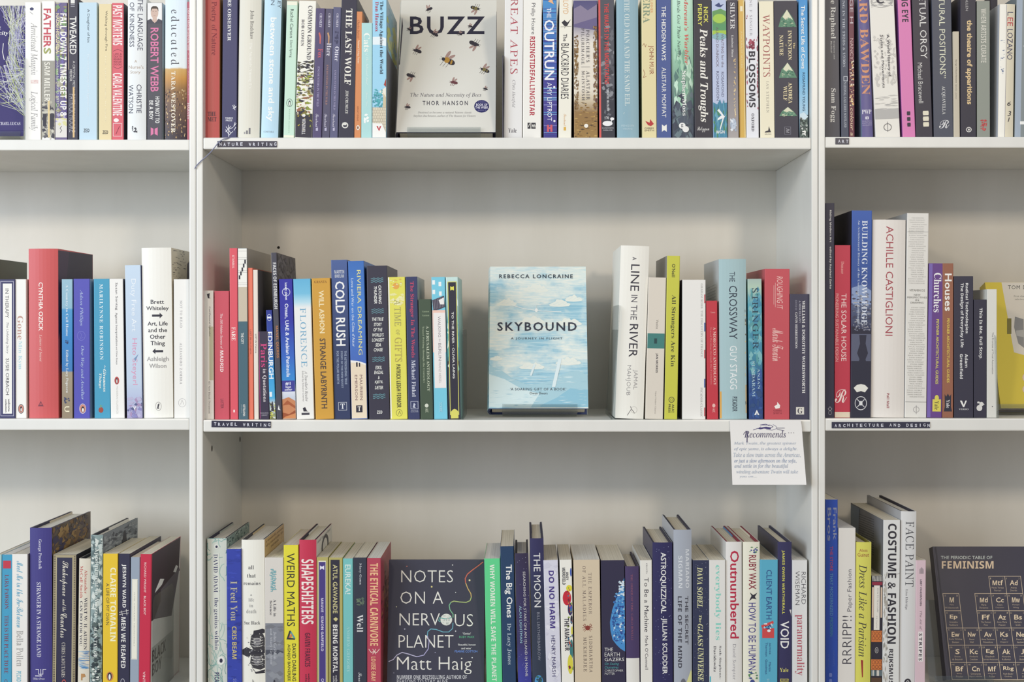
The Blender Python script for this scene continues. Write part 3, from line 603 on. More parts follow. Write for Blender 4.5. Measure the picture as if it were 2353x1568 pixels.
bk(1247.5, 1249, 1280.5, -6, '4a6ab0', [[Q(r.choice(['7fb0d8', '3f4a9c', '8a8cc8', '5a9ace', '433f90']), 0, 1, y, y+r.uniform(.6, 2)) for y in [r.uniform(-5, 315) for _ in range(80)]], P('e8b48a', (.35, 3), (.75, -4), (.7, 2), (.8, 10), (.55, 6)), T('k', 'THE', 'e8e8f0', .28, .6, 18, 41), T('k', 'OUTRUN', 'f0f0f4', .08, .82, 46, 184), T('k', 'AMY LIPTROT', 'e8e8f0', .28, .62, 190, 278), E('eceaf0', .72, .88, 198, 203), E('eceaf0', .72, .88, 276, 281), Q('cf5c6a', .25, .4, 287, 303), Q('cf5c6a', .5, .65, 287, 303), Q('cf5c6a', .35, .55, 292, 297)],
   'the outrun', 'blue streaked', bands=[(316, '433b86'), (190, '4a4494'), (120, '3f6ab4'), (0, '4f92cc')], lc='2f2d3c')
bk(1285.5, 1283, 1313, -10, 'eeebdc', [T('s', 'ALAN LLOYD', 'dcae7c', .28, .7, -40, 32), P('33323a', (.18, 52), (.4, 46), (.62, 52), (.9, 44), (.75, 52), (.6, 60), (.4, 60)), L('33323a', .7, (.1, 62), (.95, 60)), L('33323a', .7, (.45, 60), (.42, 65)), T('k', 'The', '45434a', .3, .6, 78, 95), T('s', 'BLACKBIRD DIARIES', '3f3d44', .16, .76, 100, 228), T('c', 'Saraband', 'dcb488', .4, .6, 262, 290), Q('dcb050', .4, .58, 292, 300)], 'the blackbird diaries', 'cream', lc='54505c', D=.12)
bk(1317.5, 1319, 1374, 1, '8a7a60', [P('8a8098', (0, 20), (.3, 12), (.6, 24), (1, 10), (1, 52), (0, 56)), P('6a6288', (0, 56), (.5, 48), (1, 40), (1, 70), (0, 62)), SPK(['8a6a3c', '6a5034', 'c0a060', 'b08a50', '4c3c30'], 90, 0, 1, 235, 316, .05, .2, 1, 4, 4), SPK(['8a6a3c', '6a5034', '9a8060'], 130, 0, .2, 80, 250, .04, .12, 3, 9, 7), SPK(['8a6a3c', '6a4a44', '9a8060'], 130, .82, 1, 60, 250, .04, .12, 3, 9, 8),
   T('r', "POACHER'S", '4f4a50', .52, .66, 69, 143, sp=1.3), T('r', 'PILGRIMAGE', '4f4a50', .32, .44, 65, 148, sp=1.3), L('6a656a', .6, (.3, 154), (.68, 154)), T('r', 'ALASTAIR', '4f4a50', .52, .66, 163, 230, sp=1.3), T('r', 'McINTOSH', '4f4a50', .33, .45, 163, 231, sp=1.3), E('efece0', .42, .6, 285, 294)],
   "poacher's pilgrimage", 'misty moorland photograph', bands=[(316, '9c7c48'), (258, '94744a'), (232, 'cdbfa4'), (205, 'e4dccc'), (100, 'e6e0d4'), (72, 'b4aeb4'), (52, '6e6a8a'), (0, '55527c')], lc='5c3f4a')
bk(1374, 1376.5, 1413.5, -5, '54555e', [Q('d95f5c', 0, .14, -5, 316), P('3a3b44', (.14, 195), (.5, 172), (1, 215), (1, 316), (.14, 316)), SPK(['8a8c92', '6a6c74', '3f4048'], 50, .14, 1, 60, 270, .1, .4, 4, 14, 6), T('x', 'THE WAR IS IN THE MOUNTAINS', 'd24c4c', .38, .66, 8, 194), T('R', 'JUDITH MATLOFF', 'd9dadc', .48, .64, 207, 256), H('R', '170', 'e6e6e6', .34, .62, 268, 274), E('eeeeee', .22, .85, 278, 290), E('eeeeee', .7, .95, 270, 277), L('eeeeee', 1.6, (.75, 284), (.8, 274)), H('s', 'DUCKWORTH', 'cfcfd2', .2, .9, 293, 296), H('s', 'OVERLOOK', 'cfcfd2', .25, .85, 298, 301)],
   'the war is in the mountains', 'storm grey')
bk(1416, 1418, 1468.5, -6, '8caebb', [T('q', 'THE OLD MAN AND THE SAND EEL', 'd2dcd8', .36, .6, -2, 243), H('s', 'PENGUIN', 'b9cfd6', .2, .78, 286.5, 291), H('s', 'VIKING', 'b9cfd6', .26, .7, 294, 298), L('d2dcd8', .8, (.3, 262), (.34, 258))], 'old man and sand eel', 'dusty teal', hb=1, board='2f2c3c')
bk(1474, 1476, 1509.3, -8, 'e2d6a6', [T('s', 'MY FIRST SUMMER', 'd99a6a', .6, .78, -40, 30), T('q', 'SIERRA', '8a9a80', .1, .58, -30, 53), T('s', 'JOHN MUIR', '9a5c44', .42, .82, 105, 171), L('9a5c44', 1, (.05, 105), (.15, 100), (.25, 108), (.3, 102)), L('9a5c44', 1, (.1, 160), (.2, 170), (.08, 178), (.3, 176)), P('b83a3c', (.2, 278), (.5, 282), (.55, 274), (.8, 285), (.6, 290), (.4, 288)), H('s', 'GIBBS', '5a4a44', .15, .8, 293, 297), H('s', 'SMITH', '5a4a44', .15, .8, 298, 302)], 'sierra', 'straw yellow')
bk(1508.8, 1509.8, 1542.7, -5, '4a5b92', [T('k', 'THE HIDDEN WAYS', 'ecebe4', .34, .64, 14, 139), T('k', 'ALISTAIR MOFFAT', 'ecebe4', .34, .64, 155, 270), P('ecebe4', (.34, 286), (.5, 290), (.68, 286), (.68, 303), (.5, 299), (.34, 303))], 'the hidden ways', 'denim blue')
bk(1541.5, 1545, 1595.5, -10, '9cc8ac', [SPK(['a8d0b4', '7fae94', '5a7a74', 'c4e2cc'], 40, .1, 1, 120, 240, .1, .3, 10, 40, 4), SPK(['3f4452', '4f5866', '6a7a80'], 45, 0, 1, 215, 316, .1, .35, 10, 30, 5), T('J', "Mrs Moreau's Warbler", 'd8675f', .6, .78, -50, 149), T('I', 'How Birds Got Their Names', '4a5a54', .28, .42, -30, 131), T('R', 'Stephen Moss', 'ecece8', .42, .66, 163, 266), E('ecece8', .3, .6, 282, 296), E('ecece8', .46, .76, 290, 304), H('R', 'g', '3f4452', .4, .5, 285, 293)],
   'warbler and how birds got names', 'pale green leafy', hb=1, bands=[(316, '3f4656'), (240, '5a6c70'), (170, '84ac94'), (100, 'a8d6b8'), (0, 'c2e6d0')])
bk(1593.5, 1596.2, 1637.5, -8, '34323c', [T('S', 'NICK', 'dcd860', .56, .8, 16, 53), T('S', 'PERRY', 'dcd860', .24, .46, 9, 60), T('J', 'Peaks and Troughs', 'efece2', .22, .76, 66, 281), H('c', 'Polygon', 'd8d6d2', .14, .82, 291, 304)], 'peaks and troughs', 'black')
bk(1635.5, 1638.7, 1672, 0, 'b9c4de', [P('6a9c60', (0, 26), (.6, 20), (1, 26), (1, 85), (0, 88)), E('a8cc58', .06, .96, 32, 53), Q('5f9a6a', 0, 1, 55, 70), Q('a8c850', 0, 1, 70, 79), E('8ab4b8', -.0, 1, 76, 92), P('3f4a78', (.2, 12), (.5, 6), (.6, 12), (.85, 9), (.6, 17), (.4, 16)), T('s', 'WAITING for the', '6a5a68', .62, .8, 78, 155), T('s', 'ALBINO DUNNOCK', '6a5a68', .26, .44, 62, 154), T('s', 'ROSAMOND', '5a5c78', .6, .78, 165, 223), T('s', 'RICHARDSON', '5a5c78', .26, .44, 164, 231),
   P('4a88a4', (0, 235), (.3, 240), (.5, 228), (.6, 238), (1, 236), (1, 316), (0, 316)), SPK(['3f7c8c', '5c9cb4', '4f8a60', '6aa8b8'], 46, 0, 1, 235, 312, .05, .16, 10, 30, 5), P('eef0ee', (.3, 254), (.42, 250), (.8, 268), (.95, 262), (.75, 272), (.5, 300), (.46, 296), (.66, 272), (.3, 277), (.34, 272), (.6, 265)), H('x', 'WGN', 'e8ecec', .2, .8, 300, 307)], 'waiting for albino dunnock', 'lake illustrated')
bk(1670, 1673, 1698, 0, '7f7880', [T('q', 'SILVER', 'e0dedc', .3, .72, 6, 67), T('q', 'Lindsay Shen', 'dcdad8', .34, .58, 81, 131), SPK(['f0dcae', 'e2c48c'], 60, .56, .76, 135, 270, .04, .12, 2, 5, 3), E('c2ccd8', .2, .78, 272, 298), SPK(['e4eaf0', 'a8b4c4'], 20, .2, .78, 274, 300, .1, .25, 3, 8, 4)], 'silver', 'smoky grey', bands=[(316, 'a8a2a0'), (200, '8a8488'), (100, '5a5660'), (0, '3f3c4a')])
bk(1696, 1700, 1714.5, 0, 'cfa84c', [Q('e8d49a', .78, .94, 0, 316), Q('a87c34', .02, .12, 0, 316), T('s', 'A NATURALIST NESTLED', 'e9d8a4', .35, .6, 72, 156), Q('efe4c2', .3, .7, 14, 26)], 'naturalist nestled', 'narrow metallic gold', rough=.3)
bk(1713, 1715.5, 1744, -6, 'e4e5e9', [T('r', 'CAROLINE F SINGER', '8c8a92', .32, .52, -50, 83, sp=1.15), SPK(['8f3448', 'b05c6c', '7a2c40'], 26, .2, .72, 90, 112, .15, .3, 4, 8, 3), SPK(['8f3448', '5a3f4c', 'b05c6c'], 20, 0, .14, 30, 245, .06, .14, 4, 12, 5), SPK(['8f3448', 'b05c6c', '7a2c40'], 24, .86, 1, 70, 255, .06, .14, 4, 12, 6), T('S', 'BLOSSOMS', '34323c', .22, .74, 118, 247), T('q', 'OXFORD', '55535c', .4, .62, 261, 302)], 'blossoms', 'pale grey', D=.14)
bk(1744, 1747, 1780.5, 3, 'ece5ca', [T('r', 'WAYPOINTS', 'a8605c', .24, .72, 33, 177), T('r', 'IAN STEPHEN', '8f8a84', .44, .62, 187, 259, sp=1.3), P('3f3c40', (.35, 302), (.55, 300), (.6, 290), (.7, 301), (.75, 304), (.3, 305)), H('s', 'BIRLINN', '6f6a64', .32, .75, 307, 310)], 'waypoints', 'cream', lc='4a4450')
mt = lambda y0, y1: [P('5f8a70', (.18, y1), (.3, y0+(y1-y0)*.45), (.55, y0), (.78, y0+(y1-y0)*.45), (.95, y1)), P('dedcc0', (.36, y0+(y1-y0)*.42), (.55, y0), (.7, y0+(y1-y0)*.35), (.8, y0+(y1-y0)*.6), (.6, y0+(y1-y0)*.45), (.5, y0+(y1-y0)*.6)), SPK(['3f6a58', '7fa08a', 'b8c0a0'], 24, .3, .85, y0+(y1-y0)*.5, y1, .06, .14, 1.5, 4, int(y0))]
bk(1778, 1781, 1835.5, 2, '353443', [mt(22, 62), mt(144, 179), mt(246, 267), T('R', 'The', 'e2cf96', .8, .88, 98, 112), T('R', 'INVENTION', 'ecdcb0', .58, .74, 70, 138), T('I', 'of', 'e2cf96', .46, .54, 101, 107), T('R', 'NATURE', 'ecdcb0', .22, .38, 81, 128), T('R', 'ANDREA', 'ecdcb0', .58, .74, 190, 238), T('R', 'WULF', 'ecdcb0', .36, .52, 198, 231), B('8a8894', .4, .66, 292, 309, .8), T('I', 'JM', 'cfcdd4', .46, .6, 295, 306)], 'the invention of nature', 'thick dark mountain')
bk(1835.3, 1837.3, 1857.8, -6, '5aa6d6', [Q('4a5452', 0, 1, 264, 316), SPK(['d8d8d4', '6a7a70', '33403c', '8a9890'], 60, 0, 1, 264, 316, .1, .35, 2, 7, 5), P('cfe0e8', (0, 262), (.5, 258), (1, 268), (.6, 276), (0, 268)), T('k', 'The Secret Life of Cows', 'f0f2f0', .24, .68, 13, 158), T('s', 'ROSAMUND YOUNG', '33506c', .36, .64, 167, 255), T('k', 'ff', 'efefe8', .3, .7, 300, 312)], 'secret life of cows', 'bright blue', bands=[(316, '4a5452'), (262, 'a8cce0'), (180, '6fb4dc'), (0, '3f8fcc')])

# ================================================================= ROW 1, art
shelf('R', 1, 'on the art shelf', 'books on the art shelf')
bk(1893, 1896, 1930.5, -10, '4b4a52', [T('R', 'Before Raphael', 'd9d8d2', .36, .78, -48, 89), T('q', 'Sculpture and', 'c9c8c4', .6, .7, 94, 136), T('q', 'Relief', 'c9c8c4', .42, .52, 94, 122), T('R', 'Sam Fogg', 'dedcd6', .34, .74, 203, 281)], 'x', '', note='dark grey book with white bold lettering at the near end of the art shelf', D=.17, lc='7f8ea0')
bk(1930, 1933, 1951, -10, '454c5e', [T('q', 'MODERNIST PAINTING IN THE 1920S & 1930S', 'b8bcc4', .3, .62, -120, 154), B('ccd0d6', .4, .85, 176, 186, 1.3), T('q', 'NATIONAL GALLERIES SCOTLAND', 'b8bcc4', .36, .7, 189, 293)], 'painting in the twenties', 'slate blue')
bk(1950.5, 1951.8, 1964, -10, '6a3744', [T('s', 'INGE H', 'c8bcc0', .2, .8, -30, 54), T('s', 'NANCY', 'c8aca8', .2, .8, 88, 138), SPK(['f2dcb4', 'e9b87c', 'f4ead6', '3a2a32'], 110, .05, .95, 140, 245, .15, .5, 1, 4, 3), T('i', 'colour a', 'e8cfae', .2, .8, 248, 312)], 'colour', 'narrow maroon')
bk(1971.5, 1981.5, 2006.5, -10, '676090', [T('q', 'EDWARD BAWDEN', 'd99a74', .1, .86, -100, 218), H('q', 'PWP', 'e6e4ea', .04, .92, 252, 262), Q('e6e4ea', .34, .64, 268, 274), Q('676090', .46, .54, 269, 273), [H('s', s_, 'b8b2cc', .06, .94, 277+i*4.5, 280+i*4.5) for i, s_ in enumerate(['DULWICH', 'PICTURE', 'GALLERY'])]], 'x', '', note='violet blue hardback with tall thin orange capitals on the art shelf', hb=1, lc='8aa0bc', D=.18, board='3a3f54')
bk(1997, 2012, 2069, -12, 'e8e5dc', [G('b9b6b0', .04, .96, -12, 18, .1), SPK(['b4b2ae', 'd2d0ca', 'a6a4a2'], 40, .05, .95, -10, 16, .08, .3, 1, 4, 3), H('x', 'e', '3f3d46', .28, .6, -10, 8), SPK(['d4d1ca', 'c9c6c0'], 60, .06, .96, 80, 160, .05, .12, 3, 10, 4), SPK(['cfccc6'], 36, .05, .96, 165, 198, .05, .1, 4, 10, 9), H('x', '12', 'cfccc4', .5, .86, 172, 192), Q('b8b6b2', 0, 1, 250, 273), SPK(['c9c6c0', 'aeaca8'], 20, 0, 1, 216, 252, .2, .5, 1, 3, 5),
   T('k', 'A World History of', '4a4850', .6, .74, 80, 176), T('k', 'Styles and Movements', '4a4850', .34, .48, 80, 202), G('4a4850', .34, .66, 284, 301, .12), L('4a4850', .8, (.5, 280), (.5, 303))], 'world history of styles and movements', 'thick white')
bk(2062.5, 2074.3, 2104, -8, 'd97fb4', [T('x', 'THE DRAWING EYE', '34303c', .28, .78, -110, 51), [P('3a3440', (.4, y), (.64, y), (.66, y+4), (.64, y+9), (.4, y+9), (.38, y+4)) for y in (256, 269, 282)]], 'eye', 'bright pink', hb=0, lc='7d4a8c')
bk(2095, 2105, 2143.5, -10, '35323f', [T('s', 'PERPETUAL ORGY', 'dcdad6', .42, .82, -60, 135), T('s', 'Michael Bracewell', 'd2d0cc', .22, .5, 144, 237), [P('e6dfc8', (.46, y), (.78, y), (.8, y+5), (.78, y+10), (.46, y+10), (.44, y+5)) for y in (255, 268, 281)]], 'perpetual orgy', 'black')
bk(2140.5, 2145.5, 2191, -12, '4b4f5d', [T('s', 'AGRICULTURAL POSITIONS”', 'dcdcc4', .36, .66, -95, 180), T('q', 'ACQUAVELLA', 'd6d6d2', .42, .62, 198, 263), H('c', 'R', 'dcdcdc', .28, .82, 276, 295)], 'agricultural positions', 'thick blue grey', D=.16)
bk(2190, 2192, 2206, 72.5, 'c7beaa', [T('q', 'Serge Charchoune', '6a655c', .3, .58, 137, 191), T('I', 'Merlin James', '8a857a', .3, .58, 193, 228)], 'x', '', note='short thin beige booklet between two dark books on the art shelf')
bk(2206.5, 2207.5, 2243.5, -10, '33313e', [T('s', 'ROGER BALLEN', 'bdbab8', .34, .5, -45, 25), T('b', 'the theatre of apparitions', 'e0c494', .32, .76, 46, 240), G('d9d6d0', .34, .7, 292, 304, .3), Q('d9d6d0', .46, .58, 296, 300)], 'theatre of apparitions', 'black and gold-lettered')
bk(2244.5, 2245, 2275.3, 2, '90958b', [T('x', 'WHEN ARTISTS CURATE', 'd2d0c4', .3, .72, 20, 144), SPK(['c95c5c', 'b84848'], 36, .25, .75, 276, 300, .06, .2, 2, 6, 3)], 'when artists curate', 'sage grey')
bk(2277, 2277, 2292.5, -10, '2c2a36', [], 'none', '', Y=.06, note='narrow black book pushed back beside the cream artist monograph')
bk(2298, 2293.5, 2328.5, 9, 'e0d8c0', [Q('f0ede2', 0, .42, 9, 316), L('8a8a9c', .8, (.44, 10), (.46, 150), (.42, 316)), T('s', 'L', '4a4a66', .5, .88, 27, 36), T('s', 'EE', 'c04a52', .5, .88, 40, 60), T('s', 'LOZANO', '4a4a66', .5, .88, 67, 137), SPK(['7d88a0', '98a0b0'], 20, .08, .34, 90, 170, .06, .2, 1, 3, 3), H('i', '6', '34323c', .56, .8, 233, 243), H('i', '3', '34323c', .6, .84, 255, 267), H('i', '1', '34323c', .62, .74, 270, 280)], 'lee lozano', 'cream hand-inked', note='cream hand-inked hardback with red and blue capitals on the art shelf', hb=1, lc='c9ccd2')
bk(2337, 2332, 2385, -10, '7d8688', [Q('9fabb8', 0, .25, -10, 316), T('i', 'Lyonel', 'dcdcdc', .3, .7, -40, 54), T('i', 'Lye Denote', 'dcdcdc', .3, .7, 100, 158), Q('ecece8', .22, .5, 279, 286)], 'grey monograph', 'wide blue grey', note='wide grey hardback with pale blue edge at the far end of the art shelf', hb=1, D=.18)
# ================================================================= ROW 2, first bookcase
shelf('L', 2, 'middle shelf of first bookcase', 'books on the middle shelf of the first bookcase')
bk(-75, -75, -32, 592, '4a5a4a', [], 'x', '', note='tall dark green book at the very edge of the middle shelf', hb=0, D=.15, rc='4c5c4e')
bk(-31, -31, -2, 644, 'd6d2c6', [], 'x', '', note='cream book between dark green book and navy striped therapy book')
bk(-1.5, -1, 35, 642.5, '3b3a62', [B('c9c8d6', .08, .9, 647, 956, 1), Q('eeece4', .22, .8, 652, 951), T('s', 'IN THERAPY', '3f3d46', .38, .6, 664, 731), T('i', 'The Unfolding Story', '66646e', .4, .6, 741, 813), T('s', 'SUSIE ORBACH', '3f3d46', .4, .62, 824, 908), T('S', 'wellcome', '2f2d36', .54, .68, 917, 946), T('S', 'collection', '2f2d36', .36, .48, 918, 948)], 'in therapy', 'navy framed')
bk(34.3, 35.3, 61, 642, 'efede6', [T('q', 'Gone', 'c09a8c', .2, .72, 726, 781), T('q', 'Min Kym', 'b4d4da', .22, .62, 784, 849), G('4a4048', .25, .78, 929, 951, .14), E('d08a78', .3, .73, 931, 949), E('33303a', .42, .62, 934, 947), E('efede6', .47, .58, 938, 946)], 'gone', 'white', lc=None)
bk(63.7, 65, 133, 571.5, 'cc5c5c', [T('S', 'CYNTHIA OZICK', 'f2e6dc', .36, .51, 649, 761), T('I', 'Letters of Intent', 'ecd0c4', .36, .47, 769, 831), P('7d3a48', (.42, 922), (.52, 934), (.32, 934)), Q('cc5c5c', .38, .46, 928, 930)]+RS(P('3a3446', (.05, 575), (1, 570), (1, 640), (.8, 700), (.55, 800), (.05, 840)), P('4a3a50', (0, 575), (.3, 575), (.15, 720), (0, 780)), P('b84a50', (.98, 660), (.8, 760), (.98, 800))), 'letters of intent', 'thick red', hb=1, D=.15, board='6a2f38')
bk(141.5, 142, 166.8, 642, '3a86be', [T('q', 'A Country to Call Home', 'dce4e8', .34, .62, 654, 773), T('q', 'Edited by Lucy Popescu', 'e2e4e0', .34, .62, 804, 903), SPK(['2f3f6a'], 8, .3, .62, 783, 790, .1, .2, 2, 4, 3), SPK(['3a4466'], 12, .2, .75, 914, 926, .12, .25, 2, 5, 4), T('S', 'U', 'ece4c4', .25, .72, 934, 947)], 'a country to call home', 'sea blue and sand', bands=[(962, '93836c'), (856, 'a0947e'), (853, '3a78b4'), (780, '3a84c0'), (712, '4a94c4'), (708, '8ab4c6'), (642, '98bccb')])
bk(168.8, 169.6, 207, 641, '5553b0', [T('I', 'Adam Phillips', 'b4c4dc', .36, .6, 666, 749), G('7f7fcc', .22, .72, 761, 783, .08), L('7f7fcc', .7, (.4, 764), (.5, 770), (.42, 778), (.6, 776)), T('I', 'One Way and Another', 'b4c4dc', .4, .66, 795, 919), G('e8dcd0', .34, .76, 928, 951, .1), E('d08a78', .37, .73, 930, 949), E('33303a', .46, .66, 934, 948), E('efede6', .51, .62, 938, 947)], 'one way and another', 'violet', rc='9aa8bc')
bk(215, 217, 254, 641, '489cbc', [T('R', 'MARILYNNE ROBINSON', 'd6e6e8', .36, .58, 653, 827, sp=1.25), T('I', 'the', 'd6e6e8', .62, .72, 839, 848), T('J', 'Givenness', 'eef0e4', .56, .74, 849, 901), T('J', 'Things', 'eef0e4', .28, .46, 858, 893), E('a04a3c', .26, .56, 936, 949), L('7fa860', 1.2, (.4, 938), (.36, 932), (.5, 934))], 'the givenness of things', 'teal blue')
bk(250.5, 254.5, 286.5, 641, 'eeece6', [T('s', 'Susan Sontag', '45434c', .4, .62, 650, 713), T('s', 'Against Interpretation', '45434c', .38, .58, 719, 795), T('s', 'and Other Essays', '66646c', .4, .55, 797, 838), E('b8504c', .3, .64, 866, 884), E('33303a', .4, .54, 869, 882), E('efede6', .44, .51, 872, 881), T('s', 'MODERN CLASSICS', 'c9c7c2', .42, .54, 887, 951)], 'against interpretation', 'white red-oval', rc='34323c')
bk(286.8, 291.5, 327.5, 609.5, 'c2d4e6', [T('s', 'Duty Free Art', 'e8eef2', .3, .7, 641, 762), T('s', 'Hito Steyerl', 'd897b4', .32, .72, 778, 885), P('7a94b8', (.5, 825), (.8, 814), (.7, 822), (.6, 830)), SPK(['8a86b8', 'a890b4', '5a6088', 'b8b4d0'], 34, 0, 1, 915, 962, .15, .4, 4, 14, 3), P('eeeeee', (.38, 932), (.5, 938), (.62, 932), (.52, 944))], 'duty free art', 'hazy blue', bands=[(962, 'a8a0c4'), (920, 'b4bcd8'), (880, 'c0cfe0'), (609, 'c6d8e8')], rc='4a5a8c')
bk(323.8, 328.8, 397.2, 569.5, 'efede4', [H('k', 'Brett', '34323c', .3, .75, 689, 699), H('k', 'Whiteley', '34323c', .14, .9, 704, 716), Q('34323c', .34, .62, 723, 728), P('34323c', (.6, 719), (.7, 725.5), (.6, 732)), H('k', 'Art, Life', '34323c', .18, .86, 739, 750), H('k', 'and the', '34323c', .2, .84, 754, 764), H('k', 'Other', '34323c', .26, .78, 769, 779), H('k', 'Thing', '34323c', .28, .76, 784, 797), Q('34323c', .44, .7, 805, 810), P('34323c', (.44, 801), (.34, 807.5), (.44, 814)), H('k', 'Ashleigh', 'a2a09e', .14, .88, 820, 833), H('k', 'Wilson', 'a2a09e', .22, .8, 836, 846), G('44424c', .42, .62, 924, 944, .06), H('J', 't', '34323c', .48, .57, 927, 940)]
   +RS(SPK(['66605c', '4c4850'], 60, .02, .5, 572, 650, .03, .1, .8, 1.6, 3), P('44404c', (.55, 600), (.8, 575), (1, 575), (1, 700), (.5, 700))), 'brett whiteley', 'thick white', note='thick white hardback with stacked black words and two arrows', hb=1, rc='c9bca4', D=.16)
bk(399, 400, 435.5, 642, 'eceae4', [T('r', 'NOT TO READ', '7d7b80', .4, .55, 691, 753, sp=1.3), T('r', 'ALEJANDRO ZAMBRA', '7d7b80', .38, .53, 788, 883, sp=1.3), G('a8a6a8', .28, .78, 916, 936, .07), L('a8a6a8', .7, (.42, 930), (.52, 920), (.64, 930))], 'not to read', 'plain white')

# ================================================================= ROW 2, travel writing
shelf('C', 2, 'on the travel writing shelf', 'books on the travel writing shelf')
bk(469.5, 471, 491.7, 668, 'eceae2', [Q('c6c4a6', .52, 1, 751, 874), P('34323c', (.28, 676), (.6, 674), (.55, 684), (.7, 686), (.4, 686)), T('q', 'Cool Pastoral Splendor', '55535a', .46, .68, 705, 774), T('q', '01 New Blank Document', '8a8886', .4, .62, 877, 951)], 'cool pastoral splendor', 'slim white')
bk(492.5, 493.5, 527.3, 669, 'ca5562', [T('i', 'The 500 Hidden Secrets of', 'f0dcd8', .4, .56, 721, 802), T('S', 'MADRID', 'f4e8e2', .38, .6, 806, 855), T('s', 'LUSTER', '6a3040', .4, .6, 917, 939)], 'hidden secrets of madrid', 'raspberry')
bk(527, 529, 547.4, 570.5, 'dc5a66', [T('s', 'ISTANBUL', 'f4dcd6', .34, .62, 587, 617), T('q', 'FARE', 'f6e6de', .24, .72, 752, 783), T('S', '1', 'f4dcd6', .4, .6, 942, 948)], 'fare', 'tall coral', D=.16)
bk(546, 548.5, 570.3, 570.5, '4a6874', [Q('efede4', 0, 1, 570, 660), Q('c8bca6', 0, 1, 660, 739), [Q('b8b6b0', 0, 1, y, y+.8) for y in (577, 592, 596, 607, 622, 626, 650, 654)], [Q('33313c', .1+i*.15, .26+i*.15, 633-i*9, 642-i*9) for i in range(5)], T('S', 'THE CITY', 'e8e8e0', .3, .58, 765, 791), T('S', 'KETTILLONIA', 'e8e8e0', .46, .7, 930, 957), T('s', 'pamphlets', 'a8b8ba', .24, .36, 930, 950)], 'the city', 'tall teal, beige and score-patterned', rc='a8a095', D=.17, note='tall teal and beige paperback with printed music-like marks on top')
bk(569.3, 571.7, 582.6, 616, 'e87c64', [T('S', 'LOST IN', '7d3f3c', .34, .66, 758, 781), T('s', 'Los Angeles', '7d3f3c', .34, .66, 783, 814)], 'lost in los angeles', 'thin orange')
bk(581.5, 584.2, 594.8, 620.4, 'e6ddd0', [T('S', 'LOST IN', '4a464c', .34, .66, 768, 788), T('s', 'Vienna', '4a464c', .34, .66, 790, 812)], 'lost in vienna', 'thin ivory', rc='66636a', D=.15)
bk(593.8, 596.4, 618.6, 761.8, '3c3649', [Q('b0407c', 0, .09, 760, 962), T('R', 'Paris', 'c8467c', .2, .84, 789, 844), T('q', 'in Quotations', 'e2dcdc', .34, .76, 848, 924), H('s', 'BODLEIAN', 'b0acb4', .12, .92, 948, 951), H('s', 'LIBRARY', 'b0acb4', .22, .84, 953, 956)], 'paris in quotations', 'small black and magenta')
bk(611, 620, 634, 712.8, '34489c', [T('S', 'EDINBURGH', 'f2f4f2', .12, .88, 763, 871), G('e6eaf2', .16, .86, 722, 738, .14), Q('e6eaf2', .2, .8, 728, 732), H('S', '1', 'e8eef2', .1, .5, 901, 912), SPK(['4a4440', '8a8a40', 'd8dcd8', '33303a', 'c0c050'], 50, 0, 1, 925, 962, .2, .6, 2, 6, 4), P('3a3640', (.4, 925), (.55, 922), (.75, 945), (.3, 945))], 'edinburgh pocket guide', 'small blue', bands=[(962, '8a9060'), (926, 'b4c8d0'), (915, '50b0dc'), (860, '3a9cd6'), (800, '3456ac'), (712, '303a90')])
bk(622.8, 635.5, 648, 580.8, '4a4954', [T('x', 'FACES OF EDINBURGH', 'e2e2e0', .26, .86, 604, 710), T('x', 'MANEL QUIROS', 'b87a50', .3, .84, 749, 823), P('e8e8e4', (.3, 941), (.5, 931), (.6, 940), (.8, 943), (.4, 942))]+RS(SPK(['3a3640', '5a5660', '6a666c', '45424c'], 50, 0, 1, 585, 640, .1, .3, 6, 24, 5)), 'faces of edinburgh', 'charcoal', rc='4a464e', D=.15)
bk(640.4, 649, 680.3, 641.5, '3438a4', [T('S', 'Oman, UAE & Arabian Peninsula', 'e9ecf4', .34, .66, 698, 867), G('dfe4f2', .22, .82, 662, 681, .12), T('S', 'lonely planet', 'f2f4f8', .38, .62, 650, 690), Q('3d3f92', 0, 1, 875, 900), H('S', '#1', 'f0f0f4', .28, .66, 878, 886), H('S', 'best', 'f0f0f4', .3, .7, 887, 892), H('S', 'seller', 'f0f0f4', .22, .78, 893, 898), P('c8865c', (0, 918), (.5, 913), (1, 922), (1, 962), (0, 962)), P('a85c38', (0, 932), (.4, 920), (1, 934), (1, 940), (.5, 930)), P('9c5230', (0, 948), (.5, 952), (1, 943), (1, 962), (0, 962)), P('cf8a58', (.2, 958), (1, 950), (1, 962), (0, 962))],
   'arabian peninsula', 'royal blue desert', bands=[(962, 'd0b8a4'), (915, 'c8d0dc'), (901, 'dce0e8'), (874, '3a8cd0'), (820, '3a68c0'), (740, '3438a0'), (641, '34329c')])
bk(673.5, 682, 722, 641, 'eceae2', [T('r', 'FLORENCE', '6aa4c4', .34, .68, 708, 844, sp=1.1), T('I', "A Traveller's Reader", '5c5a60', .52, .68, 853, 923), T('s', 'Edited by Edward Chaney', '8a8888', .34, .46, 853, 923), P('34323c', (.36, 938), (.5, 936), (.6, 945), (.7, 946), (.4, 946)), Q('4a4850', .28, .74, 949, 954)], 'florence', 'white and sky blue', bands=[(962, 'edebe4'), (708, 'eaeae6'), (695, 'b8dce8'), (675, '78bedc'), (641, '66b2d6')])
bk(715.8, 725, 767.5, 639.5, 'd09e42', [H('q', 'GRANTA', '8a5c2c', .14, .82, 645, 651), T('S', 'WILL ASHON', 'f0e0b4', .36, .64, 668, 766), T('S', 'STRANGE LABYRINTH', '52443c', .34, .66, 778, 939)], 'strange labyrinth', 'mustard yellow')
